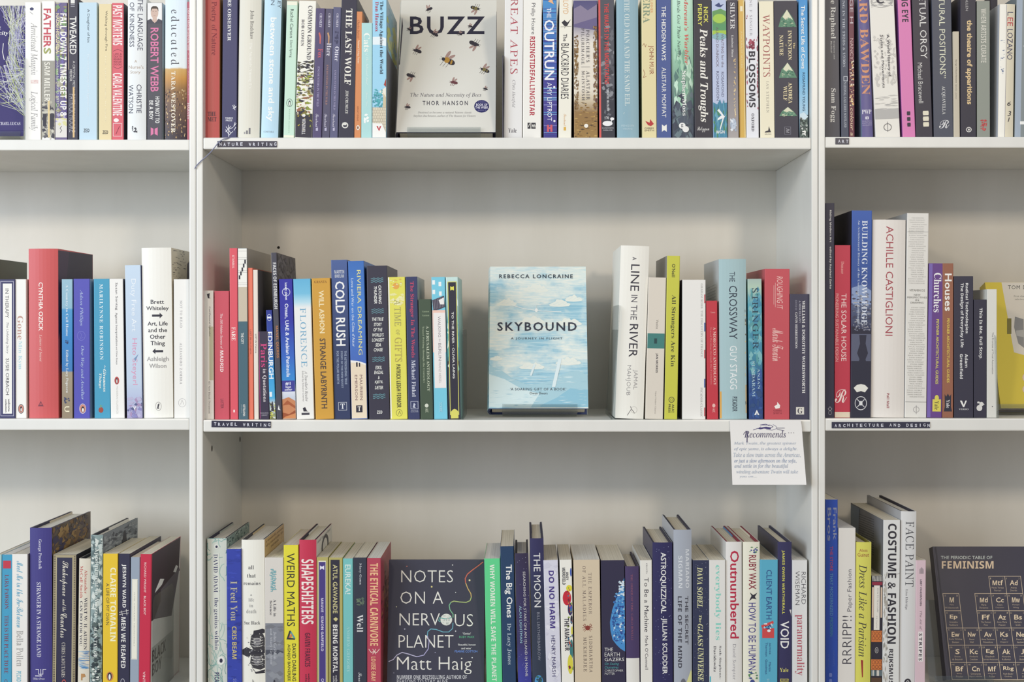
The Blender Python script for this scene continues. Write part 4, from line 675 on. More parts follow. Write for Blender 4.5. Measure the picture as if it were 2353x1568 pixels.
bk(760.3, 768, 805.6, 597.4, '3f4c74', [H('x', 'MARTIN', 'c4c8d0', .2, .8, 621, 629), H('x', 'BREUM', 'c4c8d0', .22, .78, 631, 638.5), T('S', 'COLD RUSH', 'f0f0ec', .22, .8, 647, 795), T('x', 'THE ASTONISHING TRUE', '9aa6bc', .7, .84, 807, 884), T('x', 'STORY OF THE NEW QUEST', '9aa6bc', .46, .6, 807, 892), T('x', 'FOR THE POLAR NORTH', '9aa6bc', .22, .36, 807, 882), B('c9ccd4', .28, .78, 925, 943, 1), H('R', 'T', 'e2e4e8', .4, .66, 928, 940)], 'cold rush', 'steel blue', bands=[(962, '363f60'), (800, '394466'), (680, '465684'), (597, '4f6498')])
bk(799.5, 807.8, 844.5, 600, '4a7ec6', [P('e8d8be', (0, 832), (.6, 834), (1, 838), (1, 962), (0, 962)), P('eeece6', (0, 828), (.5, 830), (1, 836), (1, 840), (.5, 834), (0, 833)), T('s', 'RIVIERA DREAMING', 'e6e090', .54, .78, 621, 816), T('s', 'Love and War on the Côte d’Azur', 'dce6f0', .16, .32, 640, 797), Q('33303a', .36, .46, 833, 843), Q('33303a', .54, .62, 834, 843), T('s', 'MAUREEN', '7a5a5c', .56, .74, 862, 920), T('s', 'EMERSON', '7a5a5c', .26, .42, 862, 920), Q('34303c', .3, .7, 932, 948), H('R', 'T', 'ece6da', .4, .6, 934, 945)], 'riviera dreaming', 'blue and sand', bands=[(962, '4a70b8'), (830, '4a6cb8'), (700, '4a80cc'), (600, '4070b8')], D=.15)
wv = lambda y: [L('6a9aa4', 1.3, *[(.2+i*.05, y+dy+1.2*math.sin(i*1.57)) for i in range(13)]) for dy in (0, 4, 8)]
bk(842, 848.5, 896, 610.8, '3d3b49', [wv(640), T('X', 'CATCHING', 'e6e6e0', .56, .7, 656, 699), T('X', 'THUNDER', 'e6e6e0', .34, .48, 658, 698), wv(711)]+[H('X', s_, 'dedfd8', a, 1-a, y, y+8) for s_, a, y in (('THE TRUE', .22, 730), ('STORY', .3, 742), ('OF THE', .28, 754), ('WORLD’S', .22, 766), ('LONGEST', .2, 777.5), ('SEA', .36, 789), ('CHASE', .28, 800))]+[wv(822)]+[H('X', s_, 'dedfd8', a, 1-a, y, y+8) for s_, a, y in (('ESKIL', .34, 841), ('ENGDAL', .28, 852), ('&', .46, 864), ('KJETIL', .3, 875), ('SÆTER', .3, 887))]+[wv(907), H('x', 'ZED', 'ecece6', .38, .64, 944, 951)], 'catching thunder', 'dark wave-marked', D=.15)
bk(890.5, 896.7, 936.8, 636.8, 'e2dd62', [Q('f2f0e6', 0, .09, 636, 962), E('e4a850', .28, .66, 650, 665), SPK(['ece8b0', 'e8e4a0'], 20, .1, .95, 676, 700, .2, .4, 4, 10, 3), SPK(['e0b860', 'e8e8b8'], 14, .1, .9, 640, 660, .08, .2, 2, 4, 5), T('r', 'A TIME', 'a8a266', .36, .72, 688, 750), T('r', 'OF', 'a8a266', .42, .62, 758, 770), T('r', 'GIFTS', 'b4a45c', .34, .74, 776, 832), T('x', 'PATRICK LEIGH FERMOR', '4f4a38', .4, .64, 838, 937), G('6a6448', .34, .7, 941, 957, .08), L('6a6448', .8, (.46, 953), (.54, 945), (.6, 952))], 'a time of gifts', 'lemon yellow')
bk(931.8, 938.2, 965, 636, '3c4266', [T('R', 'The Stranger In The Woods', 'c84a66', .3, .7, 647, 822), T('q', 'Michael Finkel', 'd9dce6', .36, .7, 828, 912), B('c4c8d6', .24, .86, 923, 940, 1), P('c4c8d6', (.5, 926), (.66, 930), (.56, 934), (.66, 938), (.4, 937)), H('s', 'SIMON &', 'b4b8c8', .25, .85, 942, 944.5), H('s', 'SCHUSTER', 'b4b8c8', .22, .88, 945.5, 948)], 'stranger in the woods', 'navy pink-lettered', rc='b9b4ac')
bk(961.2, 966.3, 995, 687.7, '4a5948', [H('q', 'Gannon', '9cab8c', .3, .85, 714, 718), H('q', 'Garnon', '9cab8c', .3, .85, 723, 727), T('q', 'A JERUSALEM ANTHOLOGY', 'c4ccb4', .56, .8, 749, 900), T('q', 'Travel Writing through the Centuries', 'a4b094', .24, .42, 750, 880), E('d4d8c8', .36, .66, 928, 937), T('S', 'AUC', 'c4ccb4', .4, .64, 939, 948)], 'a jerusalem anthology', 'short moss green', rc='a8a49c')
bk(991, 997.2, 1028.8, 636.8, '7ccbe0', [[Q('eef2f0', u, u+.2, y, y+10) for u, y in ((.06, 644), (.52, 648), (.06, 666), (.54, 670), (.04, 690))], P('4c4856', (0, 690), (.9, 680), (1, 706), (.5, 712), (.1, 714)), [L('a8a4b0', .6, (.05+i*.12, 690-i), (.1+i*.11, 712-i)) for i in range(8)], P('eceae6', (.5, 690), (.9, 684), (.9, 700), (.62, 700)), Q('efc8b8', 0, 1, 713, 810), Q('eeeae6', .1, .94, 719, 892), T('s', 'WALKING', '8a8488', .42, .62, 727, 775), T('s', 'IN', '8a8488', .46, .58, 779, 785), T('s', 'BERLIN', '8a8488', .42, .62, 789, 829), T('s', 'FRANZ HESSEL', 'a8a2a4', .42, .58, 832, 881), T('s', 'SCRIBE', 'b4dde8', .42, .62, 925, 947)], 'walking in berlin', 'aqua and white')
bk(1024, 1030.6, 1058.7, 636.8, 'a8d4cc', [Q('3a3846', 0, 1, 830, 962), SPK(['4a9c9c', '6ab4ac', 'd8e8e0'], 30, 0, 1, 690, 850, .2, .5, 10, 40, 5), Q('34323f', .16, .86, 648, 954), L('d8d672', 1.6, (.16, 648), (.16, 954)), L('d8d672', 1.6, (.86, 648), (.86, 954)), L('d8d672', 1.6, (.16, 648), (.86, 648)), P('e0dc5c', (.36, 658), (.5, 660), (.66, 658), (.66, 668), (.5, 666), (.36, 668)), T('S', 'TO THE RIVER · OLIVIA LAING', 'e4e4de', .42, .6, 717, 870), P('dcd66a', (.2, 947), (.35, 942), (.5, 940), (.68, 942), (.82, 947), (.82, 962), (.2, 962))], 'to the river', 'dark yellow-framed river', rc='a9cfc9', D=.12, bands=[(962, '3a3846'), (850, '3a4854'), (800, '4a9a9c'), (640, 'c8e2dc')])
bookend(1062.5, 208, 90, 'clear bookend closing the row after the olivia river book', side=1, D=.12)
TS = ['e6f1f2']
def cloud(cx, cy, w, seed):
    r2 = random.Random(seed); pts = []
    for i in range(15): pts.append((cx-w/2+w*i/14, cy-abs(math.sin(i*.22))*w*.22*r2.uniform(.7, 1.3)-r2.uniform(0, 2)))
    return [P('e6eae0', *pts, (cx+w*.42, cy+2), (cx, cy+3.5), (cx-w*.42, cy+2)), [L('c4dade', .5, (cx-w*.3+i*w*.08, cy-2-i % 3*2), (cx-w*.3+i*w*.08+w*.1, cy-1.5-i % 3*2)) for i in range(8)]]
cl = [cloud(a, b, c_, i) for i, (a, b, c_) in enumerate([(1165, 700, 46), (1232, 668, 60), (1318, 690, 42), (1286, 702, 50), (1222, 742, 60), (1308, 746, 60), (1160, 762, 44), (1140, 826, 30), (1222, 846, 60), (1306, 836, 60)])]
face_book(1122, 1352, 937, 613, .032, 20, '9fc6d6', [cl,
    P('a8ccd6', (1124, 840), (1150, 850), (1180, 872), (1215, 886), (1260, 878), (1300, 858), (1325, 852), (1350, 862), (1352, 936), (1124, 936)), P('d2e4e4', (1124, 860), (1160, 872), (1200, 895), (1240, 905), (1220, 936), (1124, 936)), P('8fc0d2', (1242, 932), (1280, 914), (1310, 893), (1352, 896), (1352, 936), (1242, 936)),
    SPK(['c0dae0', 'dcecec', 'a4c8d4'], 120, 1126, 1348, 852, 934, 8, 26, .6, 1.4, 9), P('dbe9ea', (1283, 825), (1291, 825), (1276, 890), (1268, 890)), P('dbe9ea', (1226, 838), (1231, 838), (1222, 864), (1217, 864)),
    L('f0f2ee', 1.6, (1177, 702), (1200, 709), (1230, 714), (1260, 716), (1290, 717)), E('f0f2ee', 1229, 1236, 709, 718), L('f0f2ee', 1, (1232, 701), (1232, 712)), L('f0f2ee', 1, (1224, 702), (1244, 701)),
    H('k', 'REBECCA LONCRAINE', '36414e', 1147, 1316, 631, 640, sp=1.3), H('S', 'SKYBOUND', '2f3444', 1143, 1325, 741, 761, sp=1.25), H('s', 'A JOURNEY IN FLIGHT', '3c4450', 1174, 1292, 776, 782, sp=1.3), H('s', '‘A SOARING GIFT OF A BOOK’', '4a525c', 1172, 1301, 892, 898, sp=1.1), H('s', 'Owen Sheers', '4a525c', 1217, 1258, 901.5, 907)],
    'face-out hardback with pale blue cloud cover titled skybound', CUR['group'], hb=1, board='33406e', yb=.075, pages=PAGES, cover_mat=sky_mat())
stand(1153, 1330, .032, 20, .075, 'clear acrylic stand under the pale blue cloud book')
CUR['last'] = 1353
bookend(1407, 265, 185, 'clear bookend hugging the tall white river hardback', side=-1, D=.13, lean=.07)
bk(1427, 1413.5, 1479, 565, 'eeece2', [T('k', 'A', '45434e', .42, .56, 591, 598), T('s', 'LINE', '34323e', .38, .68, 608, 669), T('s', 'IN THE', '55535c', .42, .64, 678, 735), T('s', 'RIVER', '34323e', .4, .7, 745, 821), T('t', 'JAMAL', '8a888a', .56, .74, 850, 895), T('t', 'MAHJOUB', '8a888a', .32, .5, 840, 909), L('45434c', 1, (.42, 955), (.56, 940), (.52, 934)), L('45434c', 1, (.56, 940), (.68, 950)), G('a8a6a0', .54, .76, 934, 950, .06)], 'a line in the river', 'tall white', hb=1, board='2f2d3a')
bk(1490.3, 1482.7, 1523.5, 638, 'dcd4c6', [Q('45807a', 0, 1, 766.5, 801), T('s', 'Venice', '7a746e', .48, .62, 735, 756), T('x', 'JAN MORRIS', '3a3640', .5, .64, 812, 857), T('s', 'Faber Modern Classics', '9a948c', .52, .6, 900, 951), Q('2c4a4c', .4, .56, 778, 790)], 'venice', 'stone grey and teal-banded')
bk(1533, 1526.5, 1556.3, 588, 'cac94e', [T('S', 'O’Neill', '45442c', .38, .64, 607, 637), T('q', 'All Strangers Are Kin', '3c3b2c', .34, .74, 678, 843), G('3f3d34', .3, .76, 912, 926, .2, 10), G('3f3d34', .42, .64, 916, 922, .2, 6), T('S', 'AUC', '3f3d34', .56, .74, 929, 949), T('S', 'PRESS', '3f3d34', .3, .46, 929, 949)], 'all strangers are kin', 'tall chartreuse', lc='8e8c8a', rc='4a3f4a', D=.15)
bk(1567.8, 1567.5, 1621.3, 643.3, 'ebe9e3', [T('q', 'GRAHAM ROBB  THE DISCOVERY OF FRANCE', 'b0aeaa', .79, .88, 652, 821), T('q', 'PICADOR CLASSIC', 'a4a29e', .78, .87, 891, 959), [Q('c44a54', .94, 1, y, y+20) for y in (677, 804, 937)], [Q('3f5aa0', .94, 1, y, y+20) for y in (742, 871)]], 'discovery of france', 'broad white', lc='8a8880')
bk(1622.6, 1625, 1650.8, 691.4, 'c43d48', [H('q', 'Gannon', 'e8a8a0', .4, .8, 716, 720), T('q', 'A MOROCCO ANTHOLOGY', 'ecc4b8', .6, .84, 752, 886), T('q', 'Travel Writing through the Centuries', 'dc8c88', .3, .46, 752, 884), E('e8b8b0', .46, .74, 928, 937), T('S', 'AUC', 'e8b8b0', .48, .72, 939, 948)], 'a morocco anthology', 'short scarlet')
bk(1652, 1654.3, 1717, 595.5, 'a7c2c5', [T('s', 'THE', '3f4a58', .38, .58, 625, 648), T('s', 'CROSSWAY', '36404e', .36, .66, 657, 780), T('s', 'GUY STAGG', 'ecefee', .38, .64, 795, 895), T('x', 'PICADOR', '36404e', .46, .64, 912, 946), Q('e0a84c', 0, .07, 900, 962), Q('e0a84c', .96, 1, 885, 950), SPK(['6a5a4a', 'e0c890'], 16, .95, 1, 700, 940, .02, .04, 3, 10, 4)]+LSD([L('8a9494', .8, (.2, 720-i*7), (.8, 715-i*7)) for i in range(10)]), 'the crossway', 'pale duck-egg', hb=1, lc='c4c8c6', D=.15)
bk(1718.2, 1721.8, 1753.8, 641, '4a8aa4', [SPK(['6aacbc', '4a8ca8', '80b8bc', '5c9ca0'], 70, 0, 1, 660, 860, .15, .5, 5, 25, 5), SPK(['2c4a84', '3a5c98', '34507c'], 40, 0, 1, 850, 960, .15, .5, 5, 20, 6), T('r', 'STRINGER', '2c3f50', .3, .72, 662, 803, sp=1.1), T('q', 'ANJAN', 'a8c4d0', .6, .8, 847, 895), T('q', 'SUNDARAM', 'a8c4d0', .22, .44, 830, 912), P('eeeee8', (.36, 954), (.54, 942), (.72, 954)), P('3a4f88', (.5, 954), (.54, 948), (.6, 954))], 'stringer', 'blue painted', bands=[(962, '30487e'), (880, '34588e'), (800, '4a94a4'), (700, '5aa4b4'), (660, 'b4ccb8'), (641, 'a8bcb4')])
bk(1757.5, 1757.2, 1814.5, 618, 'c4545c', [T('i', 'ROUGHING IT', 'ecc0b8', .48, .72, 635, 711), L('ecc0b8', .8, (.42, 650), (.42, 706)), L('ecc0b8', .8, (.36, 656), (.36, 700)), T('c', 'Mark Twain', 'ecc0b8', .3, .74, 755, 830), P('f2ece4', (.38, 934), (.5, 930), (.5, 924), (.62, 932), (.6, 938), (.44, 940)), H('s', 'GIBBS', '8a3440', .34, .68, 942, 946), H('s', 'SMITH', '8a3440', .34, .68, 948, 952)], 'roughing it', 'thick brick red', D=.15)
bk(1815.5, 1815.8, 1860, 676, '444254', [T('R', 'WILLIAM & DOROTHY WORDSWORTH', 'e4e2de', .62, .78, 691, 904), T('q', 'A MISCELLANY', 'b4b2bc', .46, .56, 691, 743), T('q', 'EDITED BY', '8a8896', .26, .36, 690, 714), T('R', 'GAVIN HERBERTSON', 'dcdad8', .26, .38, 718, 801), Q('d9d5ca', .3, .72, 936, 953), H('q', 'G', '3f3c48', .38, .64, 938, 951)], 'a miscellany', 'charcoal violet')

# ================================================================= ROW 2, architecture and design
shelf('R', 2, 'on the architecture and design shelf', 'books on the architecture and design shelf')
bk(1896.8, 1896.5, 1917, 467, '3b394a', [T('x', 'Riding Modern Art', 'e4e4e0', .42, .68, 483, 557), T('x', 'edited by Raphaël Zarka', 'e4e4e0', .42, .68, 567, 664), L('c8c8cc', .8, (.52, 935), (.74, 940), (.52, 945), (.3, 940), (.52, 935)), G('c8c8cc', .34, .7, 944, 954, .12)], 'riding modern art', 'tall thin dark')
bk(1918.2, 1917.5, 1954, 563.6, 'bf3e4e', [Q('e0d0b8', 0, 1, 947, 962), T('q', 'Denzer', 'e8a8a0', .4, .58, 601, 630), T('s', 'THE SOLAR HOUSE', 'f0dcd4', .42, .74, 675, 830), T('s', 'PIONEERING SUSTAINABLE DESIGN', 'e8b4ac', .06, .24, 675, 831), H('c', 'R', 'f0dcd4', .02, .8, 895, 926)], 'the solar house', 'crimson')
bk(1957.5, 1954.3, 2001, 484, '3f5ca4', [P('8a9cc0', (0, 662), (.5, 655), (1, 668), (1, 700), (0, 700)), SPK(['6a7490', '8a8c98', '45465a', 'a8a8ac'], 60, 0, 1, 668, 745, .1, .3, 2, 7, 5), P('30303f', (0, 750), (1, 762), (1, 962), (0, 962)), Q('5c6074', 0, 1, 768, 830), P('30303f', (.4, 770), (.76, 770), (.72, 790), (.84, 812), (.72, 826), (.8, 842), (.3, 842), (.42, 826), (.3, 812), (.44, 790)), SPK(['7a7c8c', '9c9ca4'], 30, .1, 1, 745, 760, .06, .12, 2, 4, 8),
   T('q', 'BUILDING KNOWLEDGE', 'dce2ec', .5, .78, 507, 747), T('q', 'An Architectural History of the University of Edinburgh', 'c4cede', .28, .4, 506, 746), P('e6e4da', (.14, 892), (.3, 885), (.5, 883), (.7, 885), (.86, 892), (.7, 902), (.5, 899), (.3, 902)), G('dcdcdc', .2, .8, 911, 943, .1), L('dcdcdc', 1.6, (.32, 918), (.68, 936)), L('dcdcdc', 1.6, (.68, 918), (.32, 936)), Q('dcdcdc', .42, .58, 922, 932)],
   'building knowledge', 'blue photographic', bands=[(962, '343448'), (770, '34344a'), (690, '5a6684'), (650, '3a5494'), (484, '3f60ac')], lc='2e2c38', D=.17)
bk(2006, 2001.8, 2078.5, 505, 'e6e0d8', [T('s', 'ACHILLE CASTIGLIONI', 'a85058', .4, .62, 520, 772), T('S', 'Pall Mall', '9a4a50', .46, .54, 904, 938)], 'achille castiglioni', 'very thick white', note='very thick white paperback with large thin red capitals down the spine', hb=1, board='dcd6cc')
tiny = [H('s', r.choice(['TOBA KHEDOORI', 'EWAN GIBBS', 'MARLENE DUMAS', 'DAVID SHRIGLEY', 'PAUL NOBLE', 'KARA WALKER']), 'b0aea8', .5-r.uniform(.25, .42), .5+r.uniform(.25, .42), y, y+2.4) for y in list(range(500, 652, 5))+list(range(706, 916, 5))]
bk(2084.7, 2079, 2128.8, 490, 'e2dfd7', [tiny, L('8a8884', .6, (.0, 533), (1, 533)), L('8a8884', .8, (.0, 924), (1, 924)), H('s', 'VITAMIN D2', '8a8884', .14, .86, 665, 670), H('s', 'NEW', '8a8884', .35, .65, 676, 680), H('s', 'PERSPECTIVES', '8a8884', .04, .96, 682, 686), H('s', 'IN', '8a8884', .42, .58, 688, 692), H('s', 'DRAWING', '8a8884', .2, .8, 694, 698), G('77757a', .38, .66, 935, 948, .08), L('77757a', .7, (.52, 932), (.52, 952))], 'new perspectives in drawing', 'white tiny-lettered', lc='a8a8a6')
bk(2134.7, 2129.6, 2164.3, 605.4, '6a4788', [Q('7c68ae', 0, .24, 600, 962), T('F', 'Churches', 'ecebea', .34, .84, 627, 718), T('S', 'PEVSNER ARCHITECTURAL GUIDES', 'd9d064', .54, .72, 734, 883), E('dcd05c', .5, .78, 908, 922), Q('dcd05c', .36, .92, 918, 946), T('q', 'Yale', '55503c', .5, .78, 922, 942)], 'churches', 'purple')
bk(2166, 2165.5, 2190.5, 605.4, '98654f', [T('S', 'Houses', 'f0efe8', .2, .84, 629, 715), T('S', 'PEVSNER ARCHITECTURAL GUIDES', 'dcc45c', .4, .64, 732, 880), P('34323e', (.2, 906), (.34, 912), (.5, 905), (.66, 912), (.8, 906), (.78, 935), (.88, 946), (.12, 946), (.22, 935)), T('q', 'Yale', 'e8e6e2', .36, .66, 919, 938)], 'houses', 'terracotta brown')
bk(2192, 2192.3, 2237, 635, '3c3a48', [T('x', 'Radical Technologies:', 'e9e9e6', .56, .74, 651, 768), T('x', 'The Design of Everyday Life', 'e9e9e6', .3, .5, 651, 799), T('x', 'Adam', 'e9e9e6', .56, .72, 814, 845), T('x', 'Greenfield', 'e9e9e6', .3, .46, 814, 871), P('eeeee8', (.3, 921), (.4, 921), (.5, 931), (.58, 921), (.66, 921), (.52, 936), (.46, 936)), H('R', 'VERSO', 'd2d2d0', .24, .74, 939, 942.5)], 'radical technologies', 'thick dark')
bk(2238, 2238, 2267, 688.7, '3a3846', [T('x', 'This Is Me, Full Stop.', 'e6e6e2', .36, .68, 708, 826), E('dcdad4', .2, .66, 931, 945), E('dcdad4', .42, .76, 924, 934), P('dcdad4', (.5, 926), (.3, 928), (.24, 924), (.4, 923)), P('dcdad4', (.6, 932), (.84, 930), (.7, 926))], 'this is me full stop', 'short dark')
bk(2268.4, 2268, 2290.5, 665, 'deddd4', [T('s', 'The Promise of Total Automation', '4a484c', .5, .66, 764, 860), E('4a484c', .5, .6, 933.5, 936)], 'promise of total automation', 'slim white')
bookend(2293.2, 195, 180, 'thin clear bookend between slim white book and the yellow face-out', side=1, D=.13, lean=-.03)
face_book(2300, 2545, 934, 649, .024, 19, 'ddc84e', [P('ddd6c8', (2301, 648), (2420, 640), (2420, 835), (2330, 810)), H('s', 'TOM DYCKHOFF', '4a4844', 2316, 2420, 656, 665, sp=1.2), H('s', 'First class', '7a766e', 2330, 2356, 679, 683), H('s', 'nails the truth', '7a766e', 2332, 2362, 686, 690), Q('7d7434', 2314, 2324, 732, 768), P('8d8c8a', (2332, 728), (2352, 734), (2353, 800), (2340, 790), (2330, 752)), P('b4b2ac', (2335, 760), (2356, 758), (2356, 776), (2335, 772)), E('e0c8b0', 2349, 2400, 852, 884), E('e0c8b0', 2349, 2400, 880, 910)],
    'glossy yellow face-out book with a grey building photograph', CUR['group'], hb=0, yb=.085, kind='paperback_book', pages=pages_mat('tan_page_edges', '9a7f68', 'b89c84'), gloss=.15)
stand(2306, 2420, .024, 19, .085, 'clear acrylic stand under the yellow face-out book')
# ================================================================= ROW 3, first bookcase
shelf('L', 3, 'bottom shelf of first bookcase', 'books on the lowest shelf in view of the first bookcase')
bk(-8, -10, 2, 1275, 'a8c8c4', [], 'x', '', note='pale teal book at the edge of the lowest shelf')
bk(4.8, 2.7, 26.5, 1275, '479cbe', [Q('c03c4c', .1, .86, 1289, 1307), T('q', 'LARA PAWSON', '7d3a4c', .28, .66, 1321, 1400), T('q', 'THIS IS THE PLACE TO BE', '7d3a4c', .28, .66, 1415, 1548), T('s', 'CB', '7d3a4c', .3, .6, 1562, 1575)], 'this is the place to be', 'turquoise')
bk(27.4, 27, 63, 1274, 'e9e6df', [T('c', 'Meet Me in the In-Between', '5aa0bc', .3, .72, 1290, 1443), T('q', 'Bella Pollen', 'a4a29e', .3, .72, 1450, 1532), T('x', 'PICADOR', '7ab4c4', .3, .6, 1543, 1580)], 'meet me in the in-between', 'white blue-script', D=.14, rc='9a9698')
bk(67.3, 68.3, 119, 1213.7, '443f80', [T('q', 'George Prochnik', 'd2d0dc', .38, .56, 1240, 1309), T('q', 'STRANGER IN A STRANGE LAND', 'd6d4dc', .32, .52, 1339, 1511), L('dcdae0', 1.4, (.26, 1539), (.4, 1539), (.4, 1550), (.6, 1550), (.6, 1539), (.74, 1539)), L('dcdae0', 1.4, (.5, 1538), (.5, 1553)), Q('dcdae0', .24, .56, 1553, 1555), H('J', 'Other Press', 'c4c2d0', .14, .68, 1558, 1563)]
   +RS(SPK(['a07c48', '8a6a44', 'b08c58', '5a4a50', '6a5848', '4a4460'], 160, 0, .98, 1218, 1300, .08, .2, 3, 22, 6), SPK(['4a4044', '6a5a50'], 20, .4, 1, 1215, 1240, .05, .14, 4, 16, 2)), 'stranger in a strange land', 'deep violet', hb=1, D=.165, board='3a3850', rc='6a5a4c', flap='d8cdb8')
bk(122, 119.8, 173.5, 1275, '33324a', [Q('a89c7c', 0, .16, 1270, 1616), Q('a89c7c', .84, 1, 1270, 1616), Q('a89c7c', 0, 1, 1275, 1282), [Q('5a5248', .04 if k else .9, .11 if k else .96, y, y+2) for y in range(1278, 1568, 4) for k in (0, 1)], L('d2c8a4', .8, (.16, 1283), (.16, 1616)), L('d2c8a4', .8, (.84, 1283), (.84, 1616)), T('c', 'Shakespeare', 'dcd6c8', .3, .66, 1290, 1370), T('c', 'and the', 'dcd6c8', .42, .58, 1378, 1406), T('c', 'Countess', 'dcd6c8', .34, .62, 1410, 1466), T('q', 'CHRIS LAOUTARIS', 'c0bab0', .4, .56, 1477, 1557), G('c85c54', .42, .6, 1562, 1576, .3)]+RS(SPK(['4a4844', '3a3840', '6a6460'], 24, 0, 1, 1400, 1560, .1, .3, 5, 20, 4)), 'the countess', 'gold-bordered dark', rc='2f2d38')
bk(181.5, 178, 204.5, 1284, 'd9d2c0', [T('q', 'Alexander', 'b85c54', .5, .74, 1310, 1365), T('q', 'McCall Smith', 'b85c54', .1, .36, 1301, 1375), T('R', 'WHAT W. H. AUDEN', '44424e', .5, .76, 1374, 1494), T('R', 'CAN DO FOR YOU', '44424e', .12, .36, 1382, 1485), SPK(['4a7cb0', '6a9cc4', '3f6ca4', 'a8c0cc'], 60, 0, 1, 1497, 1538, .4, .9, .8, 2, 3), P('b88a58', (.3, 1549), (.6, 1549), (.7, 1555), (.42, 1558), (.42, 1564), (.3, 1564))], 'what auden can do for you', 'small cream', hb=1, D=.12, board='34323e', note='small cream hardback with blue wave band between dark bordered and grey mountain books')
bk(208.6, 206, 233.5, 1230, '8a9c9a', [SPK(['a8b8b4', '6a7c7c', 'c4cec8', '5a6a6a', 'd2d8d0'], 150, 0, 1, 1232, 1440, .15, .5, 4, 20, 7), SPK(['3f4a4c', '55625f', '2f3a3e', '8a9890'], 100, 0, 1, 1432, 1568, .15, .5, 3, 14, 8), SPK(['dcdfd6'], 14, .2, .8, 1530, 1566, .2, .4, 2, 6, 9), T('q', 'Appointment in Arezzo', 'd9ded6', .3, .74, 1259, 1419), T('R', 'ALAN TAYLOR', 'dfe2da', .32, .62, 1441, 1512)]+RS(SPK(['8a9094', '6a7076', '9aa0a2', '4a4e56'], 90, 0, 1, 1236, 1276, .06, .2, 3, 12, 5), P('34343c', (.5, 1280), (.56, 1248), (.62, 1244), (.68, 1280)), H('R', 'MURIEL', 'b4b8b8', .72, .98, 1234, 1242)), 'appointment in arezzo', 'mottled grey green', hb=1, D=.165, board='34323e', rc='7a8086', flap='e4e2da')
bk(237, 236, 269.8, 1273, 'e6c236', [T('S', 'CLAIRE TOMALIN', 'f2ecc8', .5, .88, 1305, 1474), T('s', 'A LIFE OF MY OWN', '5a5034', .2, .42, 1341, 1437), E('c8864c', .24, .72, 1544, 1566), E('33303a', .32, .62, 1546, 1564), E('efede6', .4, .54, 1550, 1563)], 'a life of my own', 'sunflower yellow')
bk(271.5, 270, 297.5, 1273, '35344a', [T('x', 'JESMYN WARD', 'e4e2dc', .3, .68, 1297, 1397), L('dcdad4', 1, (.3, 1404), (.4, 1416)), L('dcdad4', 1, (.7, 1400), (.76, 1414)), L('dcdad4', 1, (.12, 1408), (.9, 1403)), L('dcdad4', 1, (.12, 1413), (.9, 1409)), T('x', 'MEN WE REAPED', 'e4e2dc', .28, .66, 1419, 1536), G('c8c6cc', .26, .6, 1560, 1574, .2)], 'men we reaped', 'navy white-lettered', D=.155)
bk(300.5, 298.3, 319.3, 1281, '98a4b2', [Q('e8e6d6', .14, .78, 1331, 1516), B('b4b0a0', .18, .74, 1333, 1514, .6), T('r', 'FLUSH  A BIOGRAPHY  VIRGINIA WOOLF', '8a8880', .38, .5, 1362, 1486)], 'flush a biography', 'slim grey blue')
bk(322.5, 318.8, 344.3, 1274, 'c4304a', [T('k', 'RICHARD WRIGHT', 'e8c4c0', .36, .56, 1293, 1363), T('k', 'BLACK BOY', 'ecd0cc', .36, .56, 1370, 1414), T('k', 'VINTAGE', 'ecd0cc', .36, .58, 1544, 1590)]+RS(Q('dedbd4', 0, 1, 1274, 1616), P('3f2f38', (0, 1274), (1, 1274), (.95, 1350), (1, 1358), (.92, 1358), (.7, 1455), (.1, 1430), (0, 1430)), P('6a626a', (.3, 1372), (.6, 1362), (.98, 1350), (.7, 1455), (.1, 1428), (.3, 1400)), P('e9e6e0', (.14, 1362), (.28, 1345), (.42, 1352), (.34, 1362), (.22, 1366), (.1, 1370)), P('e9e6e0', (.74, 1350), (.84, 1338), (.92, 1344), (.84, 1356)), H('R', 'RICHARD', 'a8a2a4', .66, .97, 1270, 1276), H('x', 'BLACK', '34303a', .04, .5, 1500, 1528), H('x', 'BOY', '34303a', .04, .36, 1532, 1560)), 'black boy', 'red', D=.155)

bookend(348.5, 236, 120, 'clear acrylic bookend standing against the red and black face book', side=1, y=.02, D=.11)

# ================================================================= ROW 3, science shelf below travel writing
shelf('C', 3, 'on the shelf below travel writing', 'books on the shelf below travel writing')
r = random.Random(3)
tw = []
for i in range(46):
    x, y = r.uniform(0, 1), r.choice([r.uniform(1238, 1300), r.uniform(1238, 1568), r.uniform(1490, 1568)]); pts = []
    a = r.uniform(0, 6.3)
    for k_ in range(7):
        pts.append((min(max(x, .0), 1), y)); a += r.uniform(-.8, .8); x += math.cos(a)*.14; y += math.sin(a)*9
    tw.append(L(r.choice(['8fbcb4', '9cc8be', 'a8c4bc', '7aa8a4']), 1.1, *pts))
bk(475.3, 477, 521.7, 1237.7, 'd3d9cf', [tw, Q('dde0d6', .3, .62, 1272, 1495), T('q', 'DAVID ADAM', '46466a', .34, .56, 1274, 1362), T('q', 'the genius within', '46466a', .32, .58, 1374, 1494), E('e4e6de', .36, .62, 1251, 1262), E('34324a', .44, .56, 1254, 1260), E('e9ebe4', .5, .88, 1509, 1529), E('34324a', .62, .78, 1514, 1524), T('x', 'PICADOR', '46466a', .36, .6, 1546, 1590)]+RS(SPK(['6a8484', '9cb4ac', 'b8c8c0', '4f6466'], 90, 0, 1, 1232, 1260, .03, .1, 2, 8, 3)), 'the genius within', 'white with teal threads', hb=1, rc='8aa09c', flap='b8c0b8', board='34324a')
